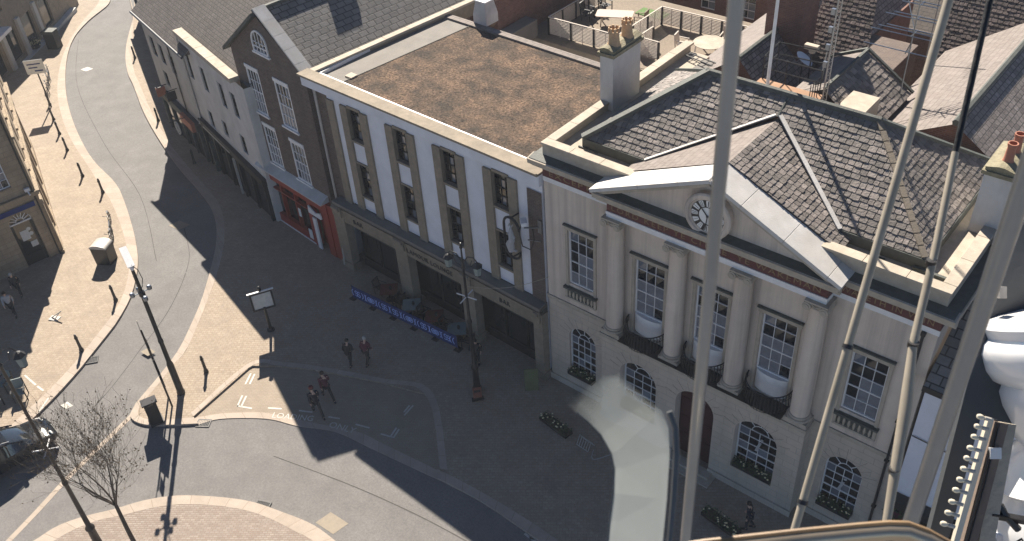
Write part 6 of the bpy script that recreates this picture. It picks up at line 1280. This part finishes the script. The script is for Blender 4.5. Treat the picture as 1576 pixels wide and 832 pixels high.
A_=o_.data.attributes.new('reflection_mix','FLOAT','POINT')
for k,val in enumerate(reflection_mix+inn): A_.data[k].value=val
b=MB(); b.tube([p+cr_*.006 for p in pts[5:11]],.0028,8); gp(b,'reflection_outline',['darkpanel'])  # dark tubes added to outline the painted reflection
b=MB(); b.tube(pts[10:18],.0009,6); gp(b,'reflection_outline',['darkpanel'])
WB=thing('wheel_spoke_beam','cream beam of the big wheel carrying a line of clear round bulbs beside a dark plate','wheel beam',(13.13,-24.2,32.1))
def bb(key,w,t_,m,nm):
    b=MB(); a,c=[Vector(v) for v in WS[key]]; b.bar(a,c+(c-a)*.3,w,t_,up=cf_); gp(b,nm,[m],False,WB)
bb('beamM',.018,.02,'bulb','bulb_channel'); bb('beamB',.045,.03,'brownstrip','beam_web'); bb('beamG',.05,.02,'stone','beam_flange')
b=MB(); a,c=[Vector(v) for v in WS['beamB']]
for tt,w in((.12,.012),(.12,.012)): pass
b.obox(a.lerp(c,.24)-cf_*.022,cr_*.018,cu_*.018,cf_*.006); gp(b,'junction_box',['white'],False,WB)
b=MB()
for o_ in(.006,.016): b.tube([a-cr_*(.004+o_)-cf_*.02,a.lerp(c,.5)-cr_*(o_+.001)-cf_*.022,c+(c-a)*.2-cr_*(.004+o_)-cf_*.02],.003,6)
gp(b,'wiring',['black'],False,WB)
for v in WS['bulbs']:
    q=MB(); ctr=Vector(v); dr=(cr_*.9-cu_*.25).normalized()
    prof=[(.0005,-.013),(.006,-.011),(.009,-.005),(.009,.002),(.0065,.008),(.0045,.012),(.0045,.018)]; rot=Vector((0,0,1)).rotation_difference(dr).to_matrix(); q.lathe(prof,ctr,12,ax=rot); gp(q,'light_bulb',['bulb'],True,WB)
    q=MB(); q.lathe([(.0065,.014),(.0065,.034)],ctr,10,ax=rot); gp(q,'bulb_holder',['oldgrey'],True,WB)
pts=[Vector(v) for v in WS['plate']]; n_=len(pts); b=MB(); th=cf_*.03; b.add(pts+[p+th for p in pts],[tuple(range(n_)),tuple(range(2*n_-1,n_-1,-1))]+[(i,i+n_,(i+1)%n_+n_,(i+1)%n_) for i in range(n_)]); gp(b,'dark_plate',['darkpanel'],False,WB)
b=MB(); a,c=[Vector(v) for v in WS['beamG']]; 
e=a.lerp(c,.72); b.tube([e+cr_*.03+cu_*.02,e+cr_*.045-cu_*.01,e+cr_*.09-cu_*.06],.012,6); b.bar(e+cr_*.0-cu_*.01,e+cr_*.11-cu_*.03,.02,.02); b.tube([e+cr_*.05-cu_*.12,e+cr_*.10-cu_*.09,e+cr_*.13-cu_*.14],.004,6); gp(b,'black_clamp',['black'],False,WB)
b=MB(); o=a.lerp(c,.85); 
pl=[o-cr_*.03,o+cr_*.02-cu_*.02,o+cr_*.06-cu_*.12,o+cr_*.12-cu_*.2,o-cr_*.08-cu_*.2]; b.add([p+cf_*.0 for p in pl]+[p+cf_*.02 for p in pl],[tuple(range(5)),tuple(range(9,4,-1))]+[(i,i+5,(i+1)%5+5,(i+1)%5) for i in range(5)]); gp(b,'gusset_plate',['oldgrey'],False,WB)
SA=thing('neighbouring_cabin_bowl','glossy white rounded bowl of the next wheel cabin at the right edge','cabin shell',WS['shellA'][0]); rot=Vector((0,0,1)).rotation_difference((cu_*.95-cr_*.25).normalized()).to_matrix()
b=MB(); b.lathe([(.02,-.42),(.20,-.415),(.36,-.37),(.47,-.28),(.535,-.16),(.565,-.03),(.565,.02),(.552,.04),(.575,.06),(.59,.10),(.59,.16),(.575,.19),(.555,.205),(.56,.24),(.54,.27),(.50,.275)],(0,0,0),72,ax=rot); b.build('bowl',['shell'],SA,smooth=True)
b=MB(); b.obox(-cr_*.575+cu_*.22,cr_*.012,cu_*.02,cf_*.03); b.build('latch',['oldgrey'],SA)
SBq=thing('neighbouring_cabin_canopy','second white moulded cabin shell below the bowl in the lower right corner','cabin shell',WS['shellB'][0]); b=MB(); b.lathe([(.02,-.30),(.28,-.27),(.41,-.16),(.475,-.02),(.46,.08),(.40,.17),(.42,.19),(.36,.26),(.2,.33)],(0,0,0),56,ax=rot); b.build('canopy',['shell'],SBq,smooth=True)
b=MB(); b.obox(-cr_*.44-cu_*.22+cf_*.0,cr_*.10+cu_*.0,cu_*.16+cr_*.06,cf_*.02); b.build('side_panel',['render'],SBq)
# ================================================================ CAMERA, LIGHT, WORLD
cd=bpy.data.cameras.new('camera'); co=bpy.data.objects.new('camera',cd); COL.objects.link(co)
Mx=Matrix((cr_,cu_,-cf_)).transposed().to_4x4(); Mx.translation=cam_c; co.matrix_world=Mx
cd.sensor_fit='HORIZONTAL'; cd.sensor_width=36; cd.lens=36*1450.08/1576; cd.clip_start=.05; cd.clip_end=1500; cd.dof.use_dof=True; cd.dof.focus_distance=42; cd.dof.aperture_fstop=14
SC.camera=co
s=Vector((-.965,.79,1.0)).normalized()
sl=bpy.data.lights.new('sun','SUN'); sl.energy=5.0; sl.angle=R(.5); sl.color=(1,.91,.79); so=bpy.data.objects.new('sun',sl); COL.objects.link(so); so.rotation_euler=s.to_track_quat('Z','Y').to_euler(); so.location=(0,0,60)
w=bpy.data.worlds.new('World'); SC.world=w; w.use_nodes=True; nt=w.node_tree; bg=nt.nodes['Background']; sk=nt.nodes.new('ShaderNodeTexSky'); sk.sky_type='NISHITA'; sk.sun_disc=False; sk.altitude=4000; sk.dust_density=.2; sk.air_density=.8; sk.sun_elevation=math.asin(s.z); sk.sun_rotation=math.atan2(s.x,s.y); nt.links.new(sk.outputs[0],bg.inputs['Color']); bg.inputs['Strength'].default_value=.05
SC.view_settings.view_transform='Standard'; SC.view_settings.look='None'; SC.view_settings.gamma=1; SC.view_settings.exposure=EXPO
def add_haze(dens):
    b=MB(); b.box(-125,70,-70,75,-7,39.5); m=bpy.data.materials.new('veil_haze'); m.use_nodes=True; nt=m.node_tree; nt.nodes.remove(nt.nodes['Principled BSDF']); v=nt.nodes.new('ShaderNodeVolumePrincipled'); v.inputs['Density'].default_value=dens; v.inputs['Color'].default_value=(.86,.92,1,1); nt.links.new(v.outputs[0],nt.nodes['Material Output'].inputs['Volume'])
    X['haze']=m; o=b.build('haze',['haze']); o['kind']='stuff'; o['label']='thin haze volume added over the square for the pale veil of the glass'; o['category']='haze'
add_haze(.0004)  # added haze volume stands in for the veil of the cabin glass
